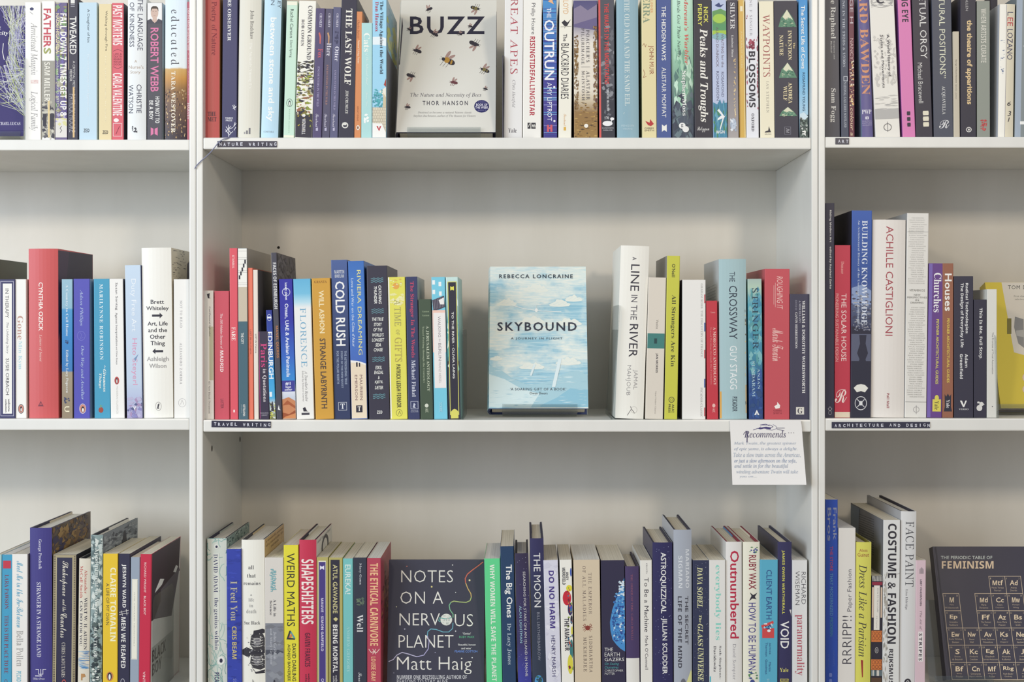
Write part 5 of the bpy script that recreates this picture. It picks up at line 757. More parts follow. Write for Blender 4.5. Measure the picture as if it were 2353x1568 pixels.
bk(520.3, 522.5, 556, 1262, '3846a4', [SPK(['2f3a8c', '32409a', '3c4cb0'], 40, 0, 1, 1264, 1568, .4, .8, 3, 9, 4), T('q', 'I Feel You', 'b4ae9c', .26, .72, 1336, 1427), T('S', 'CRIS BEAM', 'c8b87c', .34, .66, 1440, 1515), T('s', 'SCRIBE', '8a90c0', .4, .62, 1560, 1590)], 'i feel you', 'ultramarine')
rib = []
for k_ in (0, 1):
    oy = 1478 if k_ == 0 else 1520
    rib += [P('3f3e42', (.4, oy-16), (.62, oy-26), (.92, oy-20), (1, oy-10), (1, oy+16), (.8, oy+20), (.5, oy+16), (.36, oy+4)), E('77767a', .5, .82, oy-12, oy+8)]
    rib += [L('d8d6ce', .9, *[(.42+.5*j/6, oy-12+i*6+3*math.sin(j*.52)) for j in range(7)]) for i in range(4)]
bk(554.2, 556, 609, 1241, 'ebe9dd', [H('q', 'all', '4a4a50', .3, .54, 1300, 1309), H('q', 'that', '4a4a50', .24, .62, 1319, 1328), H('q', 'remains', '4a4a50', .08, .82, 1337, 1345), H('q', 'a', '9a9a98', .38, .46, 1366, 1370), H('q', 'life', '9a9a98', .3, .54, 1375, 1383), H('q', 'in', '9a9a98', .34, .5, 1388, 1396), H('q', 'death', '9a9a98', .2, .64, 1401, 1410), H('q', 'Sue Black', '55555a', .1, .8, 1428, 1436),
   rib, P('34333a', (.0, 1494), (.2, 1488), (.4, 1492), (.6, 1496), (1, 1494), (1, 1503), (.4, 1504), (.3, 1512), (0, 1505)), P('34333a', (.52, 1450), (.9, 1446), (1, 1448), (1, 1456), (.6, 1460), (.46, 1470)), P('34333a', (.38, 1530), (.6, 1545), (1, 1540), (1, 1548), (.6, 1549)), SPK(['cfcdc6', '8a8a8c'], 60, .2, 1, 1455, 1545, .03, .1, 1.5, 4, 5), H('s', 'b', '4a4a50', .46, .52, 1562, 1570)]+RS(H('q', 'a wonderful account', '8a7460', .06, .95, 1246, 1252), H('q', 'of a remarkable life', '8a7460', .06, .95, 1256, 1262), H('q', 'and death', '8a7460', .3, .7, 1266, 1272)), 'all that remains', 'thick ivory skeleton', hb=1, rc='d3b68c', flap='dcc8a0', board='4a4a50')
bk(608.3, 609.5, 652.3, 1282, 'd8d3ca', [Q('83868e', 0, 1, 1433, 1620), Q('4f525c', 0, 1, 1494, 1509), SPK(['8f9298', '77797f'], 24, 0, 1, 1436, 1568, .3, .7, 5, 16, 3), T('x', 'Richard', '6aa8b0', .42, .62, 1312, 1356), T('x', 'Feynman', '6aa8b0', .26, .46, 1308, 1360), T('q', 'A Life in', '55535a', .46, .6, 1378, 1417), T('q', 'Science', '55535a', .26, .38, 1381, 1414), T('q', 'John Gribbin', 'b8bac0', .44, .62, 1452, 1516), T('q', 'and Mary Gribbin', 'b8bac0', .24, .4, 1444, 1527), E('34323a', .44, .54, 1563, 1569)], 'a life in science', 'grey and bone')
bk(651.5, 653.2, 687.4, 1253, 'e2d840', [T('k', 'WEIRD MATHS', '3a3a2c', .2, .74, 1272, 1440), P('34343a', (.16, 1470), (.36, 1450), (.46, 1450), (.34, 1466), (.74, 1468), (.74, 1471)), P('5aa0a8', (.46, 1450), (.78, 1468), (.66, 1468), (.42, 1456)), P('d07a5c', (.3, 1466), (.5, 1456), (.56, 1462), (.46, 1466)), T('k', 'DAVID DARLING', '3f3f2c', .54, .8, 1480, 1566), T('k', 'AGNIJO BANERJEE', '3f3f2c', .18, .42, 1481, 1566)], 'weird maths', 'bright yellow')
bk(687.3, 688, 727.3, 1241, 'c43852', [T('x', 'SHAPESHIFTERS', 'f0e4dc', .12, .84, 1286, 1435), T('x', 'GAVIN FRANCIS', '5a2438', .32, .64, 1455, 1533), T('S', 'wellcome', '4a2434', .5, .62, 1548, 1580), T('S', 'collection', '4a2434', .34, .46, 1550, 1584)]+RS(H('q', 'Praise for this book', '7a787a', .05, .95, 1234, 1242), H('q', 'and its author', '7a787a', .05, .9, 1246, 1253), E('3f3d44', .3, .76, 1250, 1300), E('e4e0d6', .38, .68, 1258, 1300), L('3f3d44', 1, (.44, 1262), (.6, 1290))), 'shapeshifters', 'crimson', hb=1, rc='e4e0d6', flap='e8e6e0', board='2f2d3a')
bk(727.8, 728.5, 755, 1281, 'b3aa66', [Q('dcd9c4', .14, .8, 1289, 1620), Q('4a3e7e', .18, .76, 1292, 1618), P('e4e2ec', (.28, 1300), (.46, 1303), (.64, 1300), (.64, 1310), (.46, 1307), (.28, 1310)), T('S', 'MAUVE · SIMON GARFIELD', 'd6d2e4', .36, .58, 1375, 1497), T('S', 'CANONS', 'd6d2e4', .36, .6, 1560, 1590)], 'mauve', 'olive-framed purple')
bk(755.8, 756.2, 787.8, 1282, 'b3aa66', [Q('33313f', .12, .78, 1287, 1620), T('S', 'ATUL GAWANDE', 'c8c08c', .28, .62, 1298, 1410), P('cfc68c', (.3, 1423), (.5, 1419), (.66, 1423), (.5, 1429)), T('S', 'BEING MORTAL', 'e4e2dc', .28, .62, 1436, 1546), T('S', 'wellcome', 'c8c6c4', .46, .6, 1552, 1585), T('S', 'collection', 'c8c6c4', .28, .42, 1554, 1588)], 'being mortal', 'olive-framed black')
bk(788.1, 788.8, 811.9, 1284, '79c1be', [T('k', 'EUREKA!', 'd6e6de', .2, .76, 1298, 1366), T('q', 'ANDREW GREGORY', 'a4d4d0', .36, .66, 1440, 1546)], 'eureka', 'turquoise')
bk(811.9, 812.5, 843, 1282, '383b48', [T('q', 'Mary Gunn', 'ced0d2', .42, .62, 1295, 1344), SPK(['5a6a5c', '6a7a64'], 22, .2, .85, 1374, 1391, .1, .3, 2, 7, 5), T('q', 'Well', 'e2e2e0', .26, .72, 1413, 1453), T('c', 'Saraband', 'c8cacc', .36, .62, 1546, 1590)], 'well', 'dark blue grey')
bk(843.2, 843.5, 875.5, 1283, 'b5475a', [T('x', 'THE ETHICAL CARNIVORE', 'eec090', .22, .8, 1295, 1485), L('ecd8c8', 1.4, (.12, 1492), (.3, 1500), (.5, 1498), (.7, 1500), (.9, 1492)), L('ecd8c8', 1.4, (.4, 1492), (.64, 1504)), L('ecd8c8', 1.4, (.64, 1492), (.4, 1504)), T('x', 'LOUISE GRAY', 'eec090', .3, .62, 1510, 1566)]+RS(H('x', 'eating meat', 'c88a5c', .1, .9, 1280, 1288), [L('cf9a68', 1.2, (.2+i*.16, 1302), (.26+i*.16, 1316)) for i in range(4)], SPK(['7a3446', '8f3c50', 'c48a5c'], 50, 0, .9, 1325, 1460, .1, .2, 4, 16, 5)), 'the ethical carnivore', 'rose red', D=.14)
nt_ = [H('t', 'NOTES', 'e4e2d8', 922, 1041, 1311, 1339, sp=1.05), H('t', 'ON A', 'e4e2d8', 920, 1018, 1360, 1388, sp=1.1), H('t', 'NERV', 'e4e2d8', 918, 1011, 1410, 1438), H('t', 'US', 'e4e2d8', 1045, 1087, 1412, 1440), H('t', 'PLANET', 'e4e2d8', 916, 1042, 1460, 1489), H('t', 'Matt Haig', 'e4e2d8', 912, 1084, 1510, 1550),
   H('S', 'NUMBER ONE BESTSELLING AUTHOR OF', 'c4c4c6', 912, 1073, 1552, 1561), H('s', 'REASONS TO STAY ALIVE', 'c4c4c6', 912, 1029, 1562, 1571), H('S', '‘Genius’', 'd4d4d2', 1063, 1082, 1454, 1459), H('S', 'RUBY WAX', '5aa880', 1055, 1090, 1462, 1467), H('S', '‘Beautiful, honest', 'd4d4d2', 1052, 1093, 1480, 1485), H('S', 'and wise’', 'd4d4d2', 1060, 1083, 1488, 1493), H('S', 'FEARNE COTTON', '6a8cd0', 1045, 1097, 1495, 1500),
   L('cf6a54', 2.2, (1110, 1292), (1100, 1300), (1085, 1311), (1074, 1320), (1069, 1330), (1070, 1340)), L('c8a868', 2.2, (1070, 1340), (1075, 1353), (1082, 1365), (1083, 1373)), L('a8b874', 2.2, (1083, 1373), (1080, 1381), (1071, 1385), (1056, 1384), (1043, 1382), (1036, 1385)), L('7ab48c', 2.2, (1036, 1385), (1032, 1392), (1034, 1402), (1041, 1412), (1041, 1420)), E('dcdcd2', 1012, 1039, 1411, 1438), L('6aa8a0', 2, (1012, 1430), (1008, 1427), (1010, 1420), (1024, 1423), (1038, 1420)), SPK(['b4b8b0', 'c4c8c0'], 16, 1017, 1034, 1415, 1435, 2, 6, 2, 6, 3),
   L('6aa8b8', 2, (1041, 1432), (1040, 1445), (1031, 1453), (1018, 1453), (1002, 1447), (990, 1446), (983, 1452), (982, 1462)), L('a8a4c8', 2, (982, 1462), (986, 1475), (984, 1492), (974, 1506), (958, 1510)), L('b8b4cc', 2, (958, 1510), (940, 1504), (924, 1500), (912, 1506), (904, 1516), (893, 1521))]
for x_, y_, c_, s_ in ((935, 1302, 'c87a68', 1.4), (1040, 1299, 'd8d8d4', 1.4), (1079, 1334, 'e0d8a8', 2.2), (992, 1349, 'd8cc88', 2.1), (1047, 1362, 'c8c8c8', 1.2), (911, 1395, 'c8c8a8', 1.2), (930, 1446, 'a8a8b8', 1.6), (1047, 1451, 'd8d8d8', 1.4), (1000, 1500, '9a9ab4', 1.2), (1085, 1512, 'e0e0e0', 1.4), (905, 1547, '7a7a8a', 1.4)):
    nt_.append(E(c_, x_-s_, x_+s_, y_-s_, y_+s_, 10))
face_book(889, 1112, 1592, 1287, .022, 9, '3f3f4d', nt_, 'face-out dark grey book with thin white capitals and a rainbow thread', CUR['group'], hb=0, yb=.045, kind='paperback_book')
stand(930, 1070, .022, 9, .045, 'clear acrylic stand under the dark nervous planet book')
CUR['last'] = 1112
bk(1112.6, 1118, 1154.5, 1284, '64d490', [T('S', 'WHY WOMEN WILL SAVE THE PLANET', 'e8f0e0', .34, .64, 1298, 1566)], 'why women will save the planet', 'bright green')
bk(1149.3, 1155, 1186, 1256, '2b4464', [T('S', 'The Big Ones', 'ecece8', .26, .84, 1298, 1420), T('q', 'Dr Lucy Jones', 'b8c4cc', .34, .7, 1433, 1528)], 'the big ones', 'petrol blue', D=.15)
bk(1183, 1190.5, 1221.5, 1272, '3a3450', [STARS(40, .05, .95, 1280, 1566), T('k', 'SEARCHING FOR STARS ON AN ISLAND IN MAINE', 'd8d6d4', .56, .74, 1314, 1555), T('k', 'ALAN LIGHTMAN', '9cc4d0', .22, .4, 1393, 1478)], 'searching for stars', 'starry violet', hb=1, bands=[(1616, '3f46a4'), (1540, '3f4090'), (1480, '3c3764'), (1272, '38324c')], D=.12, board='2f2d38', pg=PAGES_W)
bk(1217.4, 1223.5, 1255, 1237.7, '33384e', [T('s', 'THE MOON', 'e0e0de', .24, .74, 1271, 1396), T('t', 'BILL LEATHERBARROW', '9a9ca8', .42, .62, 1408, 1518), E('4a90c4', .16, .78, 1552, 1584), SPK(['2f4a58', '3a6a5c'], 10, .25, .7, 1556, 1568, .1, .3, 3, 8, 3)], 'the moon', 'tall midnight', hb=1, board='34324a', flap='5a6078', D=.155, bands=[(1616, '353f50'), (1400, '343a4c'), (1300, '33345a'), (1237, '38365c')])
bk(1248.2, 1255.5, 1289.5, 1287.7, 'd7d7e2', [SPK(['e2e2ea', 'cfcfdc'], 30, 0, 1, 1290, 1568, .3, .6, 6, 20, 3), T('b', 'DO NO HARM', '4a3c84', .34, .7, 1312, 1444), T('s', 'HENRY MARSH', '4a4670', .4, .66, 1461, 1555)], 'do no harm', 'pale lilac')
bk(1285.7, 1291, 1319, 1287, 'eeece2', [E('3f5cb0', .84, 1, 1306, 1326), E('e0d440', .5, 1, 1345, 1360), E('c42c3c', .2, .9, 1358, 1392), E('3a3460', .6, 1, 1386, 1415), E('4a5cb8', .7, 1, 1392, 1408), E('33313c', .8, 1, 1415, 1435), E('d8d04a', .84, 1, 1440, 1462), E('3f7c7c', .7, 1, 1470, 1515), E('d8d04a', .5, .95, 1505, 1550), SPK(['7a2c3c', 'e06a54', '8aa040', '4a7c9c'], 30, .55, 1, 1350, 1545, .08, .25, 3, 10, 4), T('x', 'ANDY', '3f3d46', .5, .7, 1315, 1334), T('x', 'MERRIFIELD', '3f3d46', .2, .44, 1305, 1344), T('x', 'THE AMATEUR', '34323e', .3, .68, 1421, 1496)], 'the amateur', 'white with paint swirls')
bk(1317.5, 1320.8, 1381.5, 1287, 'd5c5aa', [T('r', 'THE EMPEROR', '6a5c58', .56, .68, 1317, 1412, sp=1.3), T('r', 'OF ALL MALADIES', '6a5c58', .34, .46, 1301, 1427, sp=1.3), E('8a3c34', .42, .6, 1438, 1449), [L('8a3c34', .9, (.5, 1443), (.5+.2*math.cos(a), 1443+11*math.sin(a))) for a in (0, .5, -.5, 2.6, 3.14, 3.7, .9, 2.2)], G('8a3c34', .36, .44, 1434, 1442, .3), G('8a3c34', .58, .66, 1434, 1442, .3), T('r', 'SIDDHARTHA', '6a5c58', .56, .68, 1462, 1546, sp=1.3), T('r', 'MUKHERJEE', '6a5c58', .34, .46, 1465, 1544, sp=1.3)], 'the emperor of all maladies', 'thick tan')
r = random.Random(9)
earth = [P('4a90cc', *([(1, 1328), (.86, 1345), (.66, 1372), (.46, 1402), (.36, 1430), (.38, 1450), (.46, 1470), (.62, 1482), (.8, 1492), (1, 1498)])), SPK(['3f7cc0', '34589c', '2f4a90', '6aa8d8', '2c4484', 'cfdfea'], 120, .5, 1, 1365, 1480, .04, .16, 2, 8, 5), SPK(['e4ecf0', 'c8dce8'], 30, .74, 1, 1336, 1372, .08, .2, 2, 6, 6), SPK(['34589c', '6aa8d8', '4a90cc'], 30, .44, .7, 1400, 1460, .03, .1, 2, 8, 7)]
bk(1380.4, 1383.3, 1438, 1288, '36334a', [earth, H('s', 'THE', 'dcdcd8', .12, .48, 1489, 1497), H('s', 'EARTH', 'dcdcd8', .12, .76, 1500, 1509), H('s', 'GAZERS', 'dcdcd8', .12, .94, 1512, 1520), H('i', 'On Seeing', '5aa4a8', .12, .72, 1523, 1530), H('i', 'Ourselves', '5aa4a8', .12, .7, 1531, 1537), H('s', 'CHRISTOPHER', 'ccccca', .12, .9, 1539, 1544), H('s', 'POTTER', 'ccccca', .12, .54, 1546, 1551)], 'the earth gazers', 'thick black globe')
bk(1436.4, 1439, 1470.5, 1302, '4a3d63', [Q('e2e0d8', 0, 1, 1513, 1620), T('r', 'THE ORDER OF TIME', '9a5c6c', .4, .54, 1320, 1406), T('r', 'CARLO ROVELLI', '9a5c6c', .4, .54, 1411, 1472)], 'the order of time', 'small aubergine and white', hb=1, D=.12, board='3a3348')
bk(1470.8, 1472.3, 1499.5, 1288, 'e7e5dc', [T('q', 'GRANTA', '77757a', .5, .62, 1295, 1319), T('k', 'To Be a Machine', '3f3d48', .34, .7, 1328, 1453), T('k', 'Mark O’Connell', '4a4852', .38, .64, 1462, 1539)], 'to be a machine', 'slim white')
bk(1499.5, 1500.8, 1546.5, 1247.4, '32305a', [STARS(70, .05, .95, 1255, 1566, 'b4bce0'), T('S', 'ASTROQUIZZICAL', 'e6e6e4', .36, .68, 1270, 1410), E('d0d0dc', .5, .56, 1417, 1420), T('S', 'JILLIAN SCUDDER', 'e6e6e4', .4, .72, 1421, 1550)], 'astroquizzical', 'starry navy', hb=1, board='3a3848', lc='4a485c', pg=PAGES)
bk(1547.8, 1549, 1590.5, 1218, 'a6acb6', [T('S', 'MARIANO', 'd4d8dc', .66, .86, 1263, 1352), T('S', 'SIGMAN', 'd4d8dc', .26, .48, 1278, 1352), T('S', 'THE SECRET', '44444e', .62, .8, 1370, 1482), T('S', 'LIFE OF THE MIND', '44444e', .22, .44, 1371, 1536), P('dcdc98', (.7, 1568), (.95, 1540), (1, 1545), (1, 1616), (.6, 1616)), E('6a6c74', .36, .66, 1560, 1584)], 'secret life of the mind', 'tall silver grey', hb=1, board='3a3848', lc='b4b6ba', flap='44424e', D=.15)
bk(1591.9, 1592.2, 1629.5, 1288, '353a54', [STARS(80, .03, .97, 1292, 1566, 'b0b4c4'), T('J', 'DAVA SOBEL', 'd8d8a8', .26, .6, 1304, 1398), T('J', 'The', 'd8d8a8', .38, .54, 1414, 1431), T('J', 'GLASS', 'd8d8a8', .3, .62, 1434, 1486), T('J', 'UNIVERSE', 'd8d8a8', .3, .66, 1490, 1566)], 'the glass universe', 'star-flecked navy')
bk(1629.6, 1630, 1667.5, 1287.5, 'e4e3dd', [T('q', 'everybody lies', '8cd4c4', .3, .72, 1299, 1472), T('q', 'Seth Stephens-', '4a4850', .58, .74, 1485, 1562), T('q', 'Davidowitz', '4a4850', .26, .42, 1485, 1545), Q('5ab8c8', 0, .1, 1555, 1568)], 'everybody lies', 'white aqua-lettered')
bk(1668, 1668.5, 1705.3, 1245.6, 'e2e0db', [T('S', 'Outnumbered', 'b82c48', .26, .82, 1266, 1468), T('t', 'David Sumpter', '8a8890', .36, .62, 1481, 1563)], 'outnumbered', 'white red-lettered', hb=1, board='8a2f3f', flap='5a90c0', lc='dcdad4')
bk(1707.3, 1707.5, 1746.3, 1245.8, 'e7e5d3', [SPK(['3f4c8c', '5a8a5c'], 14, .36, .9, 1258, 1271, .08, .2, 2, 5, 3), T('k', 'RUBY WAX', '8a3040', .34, .78, 1276, 1355), P('34323e', (.4, 1362), (.6, 1368), (.85, 1363), (.7, 1372), (.8, 1378), (.55, 1376), (.35, 1382), (.5, 1370)), T('k', 'HOW TO BE HUMAN', '44408a', .32, .76, 1386, 1541), SPK(['3f4c8c', '5a8a5c'], 18, .3, .88, 1544, 1560, .08, .2, 2, 5, 4), E('44508c', .4, .7, 1562, 1578)], 'how to be human', 'cream ink-lettered', hb=1, board='8a3040', flap='e4dcc8')
bk(1747.2, 1746, 1786.5, 1286.8, '5cacc6', [T('k', 'CLIENT EARTH', '34588a', .34, .66, 1310, 1424), P('cf4c4c', (.06, 1438), (.74, 1427), (.78, 1433), (.1, 1444)), P('cf4c4c', (.12, 1444), (.8, 1444), (.8, 1467), (.12, 1467)), SPK(['3a4480', 'e8ecec'], 20, .2, .7, 1434, 1446, .06, .16, 2, 5, 3), E('e8ecec', .4, .6, 1447, 1453), T('s', 'James', '34588a', .5, .62, 1477, 1504), T('s', 'Thornton', '34588a', .3, .42, 1477, 1509), T('s', 'Martin', '34588a', .5, .62, 1522, 1544), T('s', 'Goodman', '34588a', .3, .42, 1516, 1550), T('s', 'SCRIBE', 'a8d4e0', .4, .54, 1560, 1590)], 'client earth', 'sky blue')
bk(1787.2, 1786.8, 1819, 1246, '38365a', [T('S', 'JAMES OWEN WEATHERALL', 'd4d05c', .28, .5, 1265, 1412), P('e2e0dc', (.84, 1402), (1, 1402), (.98, 1418), (.94, 1410)), T('k', 'VOID', 'ecece8', .2, .82, 1428, 1491), H('q', 'Yale', 'e0d870', .16, .78, 1536, 1545), [L('d8cc5c', .9, (.45, 1580), (.2+.6*i/6, 1562)) for i in range(7)], B('d8cc5c', .2, .76, 1561, 1585, 1)], 'void', 'indigo', hb=1, board='2f2e46', lc='38374c', D=.155)
bk(1820.7, 1821, 1855.5, 1288, 'dcdcda', [T('t', 'RICHARD', '3a3842', .6, .9, 1315, 1389), T('t', 'WISEMAN', '3a3842', .2, .48, 1313, 1391), T('q', 'paranormality', 'b4606c', .16, .8, 1413, 1553)], 'paranormality', 'very pale grey', D=.12)

# ================================================================= ROW 3, fashion
shelf('R', 3, 'on the shelf below architecture and design', 'books on the shelf below architecture and design')
bk(1896.8, 1896.8, 1925.2, 1148.6, '2f4ea8', [T('S', 'Frank', '8a90a8', .62, .9, 1167, 1242), T('S', 'Bros', '8a90a8', .16, .46, 1167, 1244), T('k', 'THE STORE', 'a84464', .36, .6, 1256, 1313), T('s', 'THAT MODERNIZED', '5a90b4', .36, .6, 1318, 1416), T('s', 'MODERN', '3f8090', .36, .6, 1420, 1463), T('s', 'UNIVERSITY', '4a64ac', .6, .74, 1495, 1532), T('s', 'MUSEUM', '4a64ac', .2, .3, 1504, 1532), [P('6a7cc0', (.32, y), (.5, y), (.54, y+5), (.5, y+9), (.32, y+9), (.28, y+5)) for y in (1547, 1561)]], 'the store', 'tall royal blue', D=.16, pg=PAGES)
bk(1927, 1925.6, 1965, 1214, 'e0dcd4', [U('t', 'RRRIPP!!', '4a4850', .24, .78, 1416, 1526), U('s', 'Paper Fashion', '66646a', .52, .84, 1309, 1406)], 'paper fashion', 'tall white', D=.15)
bk(1967.7, 1965, 2000.3, 1246.5, 'd8d464', [H('s', 'Aloïs', '9c4c40', .2, .74, 1262, 1269), H('s', 'Guinut', '9c4c40', .1, .84, 1271, 1280), T('I', 'Dress Like a Parisian', '44423c', .2, .72, 1298, 1510), P('9c3030', (.36, 1517), (.5, 1518), (.5, 1556), (.44, 1558))], 'dress like a parisian', 'lime yellow', hb=1, D=.13, board='8a8434')
r = random.Random(4)
bk(2003, 2000.8, 2026.5, 1324, '33303a', [[L('d8d6cc', 1.2, (.05+i*.11, 1324), (.12+i*.1, 1336)) for i in range(9)], Q('8f3444', .04, .96, 1338, 1345), Q('d8c0a8', .04, .2, 1350, 1420), Q('d8c0a8', .82, .96, 1350, 1420), Q('e4e0d4', .22, .74, 1346, 1448), T('s', 'HOW TO TIE A SCARF', '77757a', .5, .62, 1352, 1408), T('s', '33 Styles', '9a9896', .42, .54, 1416, 1444), Q('cc7840', .02, .98, 1450, 1476), [G('5a2c2c', u, u+.26, y, y+9, .2) for u in (.08, .38, .68) for y in (1452, 1463)], E('34303a', .02, .98, 1476, 1516), G('b8b4ac', .34, .66, 1488, 1502, .2), E('77757a', .4, .6, 1491, 1499), Q('cc7840', .02, .98, 1516, 1540), [G('5a2c2c', u, u+.26, y, y+9, .2) for u in (.08, .38, .68) for y in (1518, 1529)], [Q(r.choice(['7a8c90', 'e0dcd0', '5a6a70']), .04+i*.12, .13+i*.12, 1541, 1554) for i in range(8)], Q('5a4434', .05, .95, 1558, 1580)], 'how to tie a scarf', 'short patterned', hb=0)
bk(2030, 2027.5, 2066.3, 1195.7, 'dededa', [SPK(['b8b4aa', '9c9a94', 'c8c4b8', 'a8a49a'], 60, 0, .3, 1320, 1568, .04, .16, 4, 18, 4), L('8a8884', .7, (.2, 1316), (.5, 1322), (1, 1318)), T('S', 'COSTUME & FASHION', '34323a', .28, .78, 1204, 1480), T('S', 'RIJKSMUSEUM', '3a3840', .32, .62, 1492, 1610)]+LSD([L('55565c', 1.6, (.1, 1215+i*5.5), (.75, 1207+i*5.5)) for i in range(16)], P('8a98a4', (0, 1200), (.3, 1198), (.24, 1300), (0, 1320)), P('5c6440', (.0, 1290), (.2, 1290), (.16, 1320), (0, 1322))), 'costume and fashion', 'tall white black-lettered', D=.18, lc='7c7c7e')
bk(2070.8, 2067, 2102.5, 1175.7, 'dadad8', [T('r', 'FACE PAINT', '55555a', .3, .86, 1199, 1349, sp=1.05), T('q', 'Lisa Eldridge', '77757a', .3, .48, 1355, 1402), E('34323a', .3, .76, 1560, 1580), G('d8d6d2', .42, .64, 1564, 1576, .3)], 'face paint', 'tall pale white', hb=1, board='34323e', lc='b8b8b8', D=.18)
bk(2104.9, 2102.7, 2125.8, 1288, 'd9bfc6', [[Q('77757a', .36+i*.06, .39+i*.06, 1304+abs(i-3)*1.5, 1319) for i in range(7)], T('S', 'LIBBY VANDERPLOEG', '4a4450', .42, .6, 1332, 1393), T('I', 'The Art of', '7a6c74', .36, .64, 1404, 1448), Q('e8e0de', .26, .76, 1452, 1521), T('S', 'STRIPES', '2f2d38', .34, .66, 1456, 1519, sp=1.3)], 'the art of stripes', 'slim pink')
FG = 'd8c4a8'
ft_ = [H('S', 'THE PERIODIC TABLE OF', 'c8d0cc', 2162, 2280, 1278, 1285.5, sp=1.05), H('x', 'FEMINISM', 'ecd4b4', 2164, 2283, 1290, 1307.5)]
def cellx(px0, y): return px0+28.0*(y-1325)/238.0*(px0-1200)/1040.0   # columns drift as the board leans back
grid = {(4, 0): ('Mtf', 'Maria Teresa', 'Ferrari'), (5, 0): ('Ad', 'Andrea', 'Dworkin'), (1, 1): ('M', 'Mary', 'Wollstonecraft'), (3, 1): ('Md', 'Maria', 'Deraismes'), (4, 1): ('Cc', 'Clara', 'Campoamor'), (5, 1): ('Mw', 'Monique', 'Wittig'),
        (1, 2): ('Ep', 'Emmeline', 'Pankhurst'), (3, 2): ('Ff', 'The Famous', 'Five'), (4, 2): ('Az', 'Anna Maria', 'Mozzoni'), (5, 2): ('Bs', 'Barbara', 'Smith'),
        (1, 3): ('Ew', 'Emily Wilding', 'Davison'), (2, 3): ('Nw', 'Naomi', 'Wolf'), (3, 3): ('Av', 'Anna Pavlovna', 'Filosofova'), (4, 3): ('Ks', 'Kate', 'Sheppard'), (5, 3): ('Ne', 'Nawal El', 'Saadawi'),
        (1, 4): ('S', 'Simone', 'de Beauvoir'), (2, 4): ('Kc', 'Kimberlé', 'Crenshaw'), (3, 4): ('Eg', 'Elizabeth', 'Garrett Anderson'), (4, 4): ('Ak', 'Alexandra', 'Kollontai'), (5, 4): ('J', 'Judith', 'Butler'),
        (1, 5): ('Bf', 'Betty', 'Friedan'), (2, 5): ('Cn', 'Chimamanda', 'Ngozi Adichie'), (3, 5): ('Mf', 'Margaret', 'Fuller'), (4, 5): ('Rbg', 'Ruth Bader', 'Ginsburg'), (5, 5): ('A', 'Angela', 'Davis')}
num = 1
for (cx_, cy_), (sy, n1, n2) in grid.items():
    ya, yb_ = 1325+cy_*39.6, 1325+(cy_+1)*39.6
    xa = lambda k, y: 2162+k*36.6+28.0*(y-1325)/238.0*((2162+k*36.6-1200)/1040.0)
    k = cx_-1
    ft_ += [L(FG, 1.1, (xa(k, ya), ya), (xa(k+1, ya), ya), (xa(k+1, yb_), yb_), (xa(k, yb_), yb_), (xa(k, ya), ya))]
    m_ = (xa(k, ya)+xa(k+1, ya)+xa(k, yb_)+xa(k+1, yb_))/4; hw = {1: 5, 2: 9, 3: 12}[len(sy)]
    if sy == 'J': hw = 3
    ft_ += [H('S', sy, 'ecd8b8', m_-hw, m_+hw, ya+9, ya+20.5), H('s', n1, 'c0b09c', m_-len(n1)*1.15, m_+len(n1)*1.15, ya+24, ya+28), H('s', n2, 'c0b09c', m_-len(n2)*1.1, m_+len(n2)*1.1, ya+30.5, ya+34.5),
            H('s', str(num), 'b8a890', xa(k, ya)+3, xa(k, ya)+3+2*len(str(num)), ya+3, ya+7), H('s', str(num % 3+1), 'b8a890', xa(k+1, ya)-5, xa(k+1, ya)-3, ya+3, ya+7)]; num += 7
ft_ += [E('8a8890', 2160, 2166, 1541, 1556), E('3d3b4a', 2162, 2164, 1544, 1553)]
ft_ += [L('2f2d3a', 3.2, (2150, 1257), (2186, 1568)), L('4f4d5c', 1.2, (2146.5, 1257), (2182.5, 1568))]
face_book(2175, 2404, 1578, 1256.5, .018, 19, '3f3d4c', ft_, 'dark slate face-out board book with gold grid of letters titled feminism', CUR['group'], hb=0, yb=.10, kind='hardback_book', spine='34323f')
stand(2190, 2330, .018, 19, .10, 'clear acrylic stand under the dark gold-grid book')
shelf('C', 2, '', '')

# ================================================================= shelf-edge labels, note card, ribbon
def tape(bay, row, x0, x1, y0, y1, tilt, text, tx0, tx1, ty0, ty1, label, sheen=False):
    e = empty('shelf_label', (WX((x0+x1)/2), -.0005, WZ((y0+y1)/2)), (0, math.radians(tilt), 0)); tag(e, label, 'label', 'embossed tape labels on the shelf edges')
    w, h = (x1-x0)*S, (y1-y0)*S
    v, f = box(-w/2, w/2, -.0006, .0004, -h/2, h/2); mk('tape', v, f, mat('3a3949', .25), e)
    letters = []; n = len(text); pitch = (tx1-tx0)/(n-1); rr = random.Random(n)
    for i, ch in enumerate(text):
        if ch == ' ': continue
        cw = 2.0 if ch == 'I' else 5.6; cx_ = tx0+pitch*i; dy = rr.uniform(-.7, .9)
        letters.append(H('b', ch, 'd2d3dc', (cx_-cw/2-x0)/(x1-x0), (cx_+cw/2-x0)/(x1-x0), ty0+dy, ty1+dy))
    ym = (y0+y1)/2
    PRINTS.append(dict(name='embossed_lettering', parent=e, items=letters, map2=lambda u, y: ((u-.5)*w, (ym-y)*S), surf=lambda a, l, b: (a, -.0009-l, b)))
tape('C', 1, 500, 636.5, 324.5, 338.5, 0.1, 'NATURE WRITING', 507, 633, 328, 336, 'dark embossed tape label reading NATURE WRITING')
tape('C', 2, 486.5, 622.5, 968, 982.8, 0.9, 'TRAVEL WRITING', 495, 619, 972, 979.5, 'dark embossed tape label reading TRAVEL WRITING')
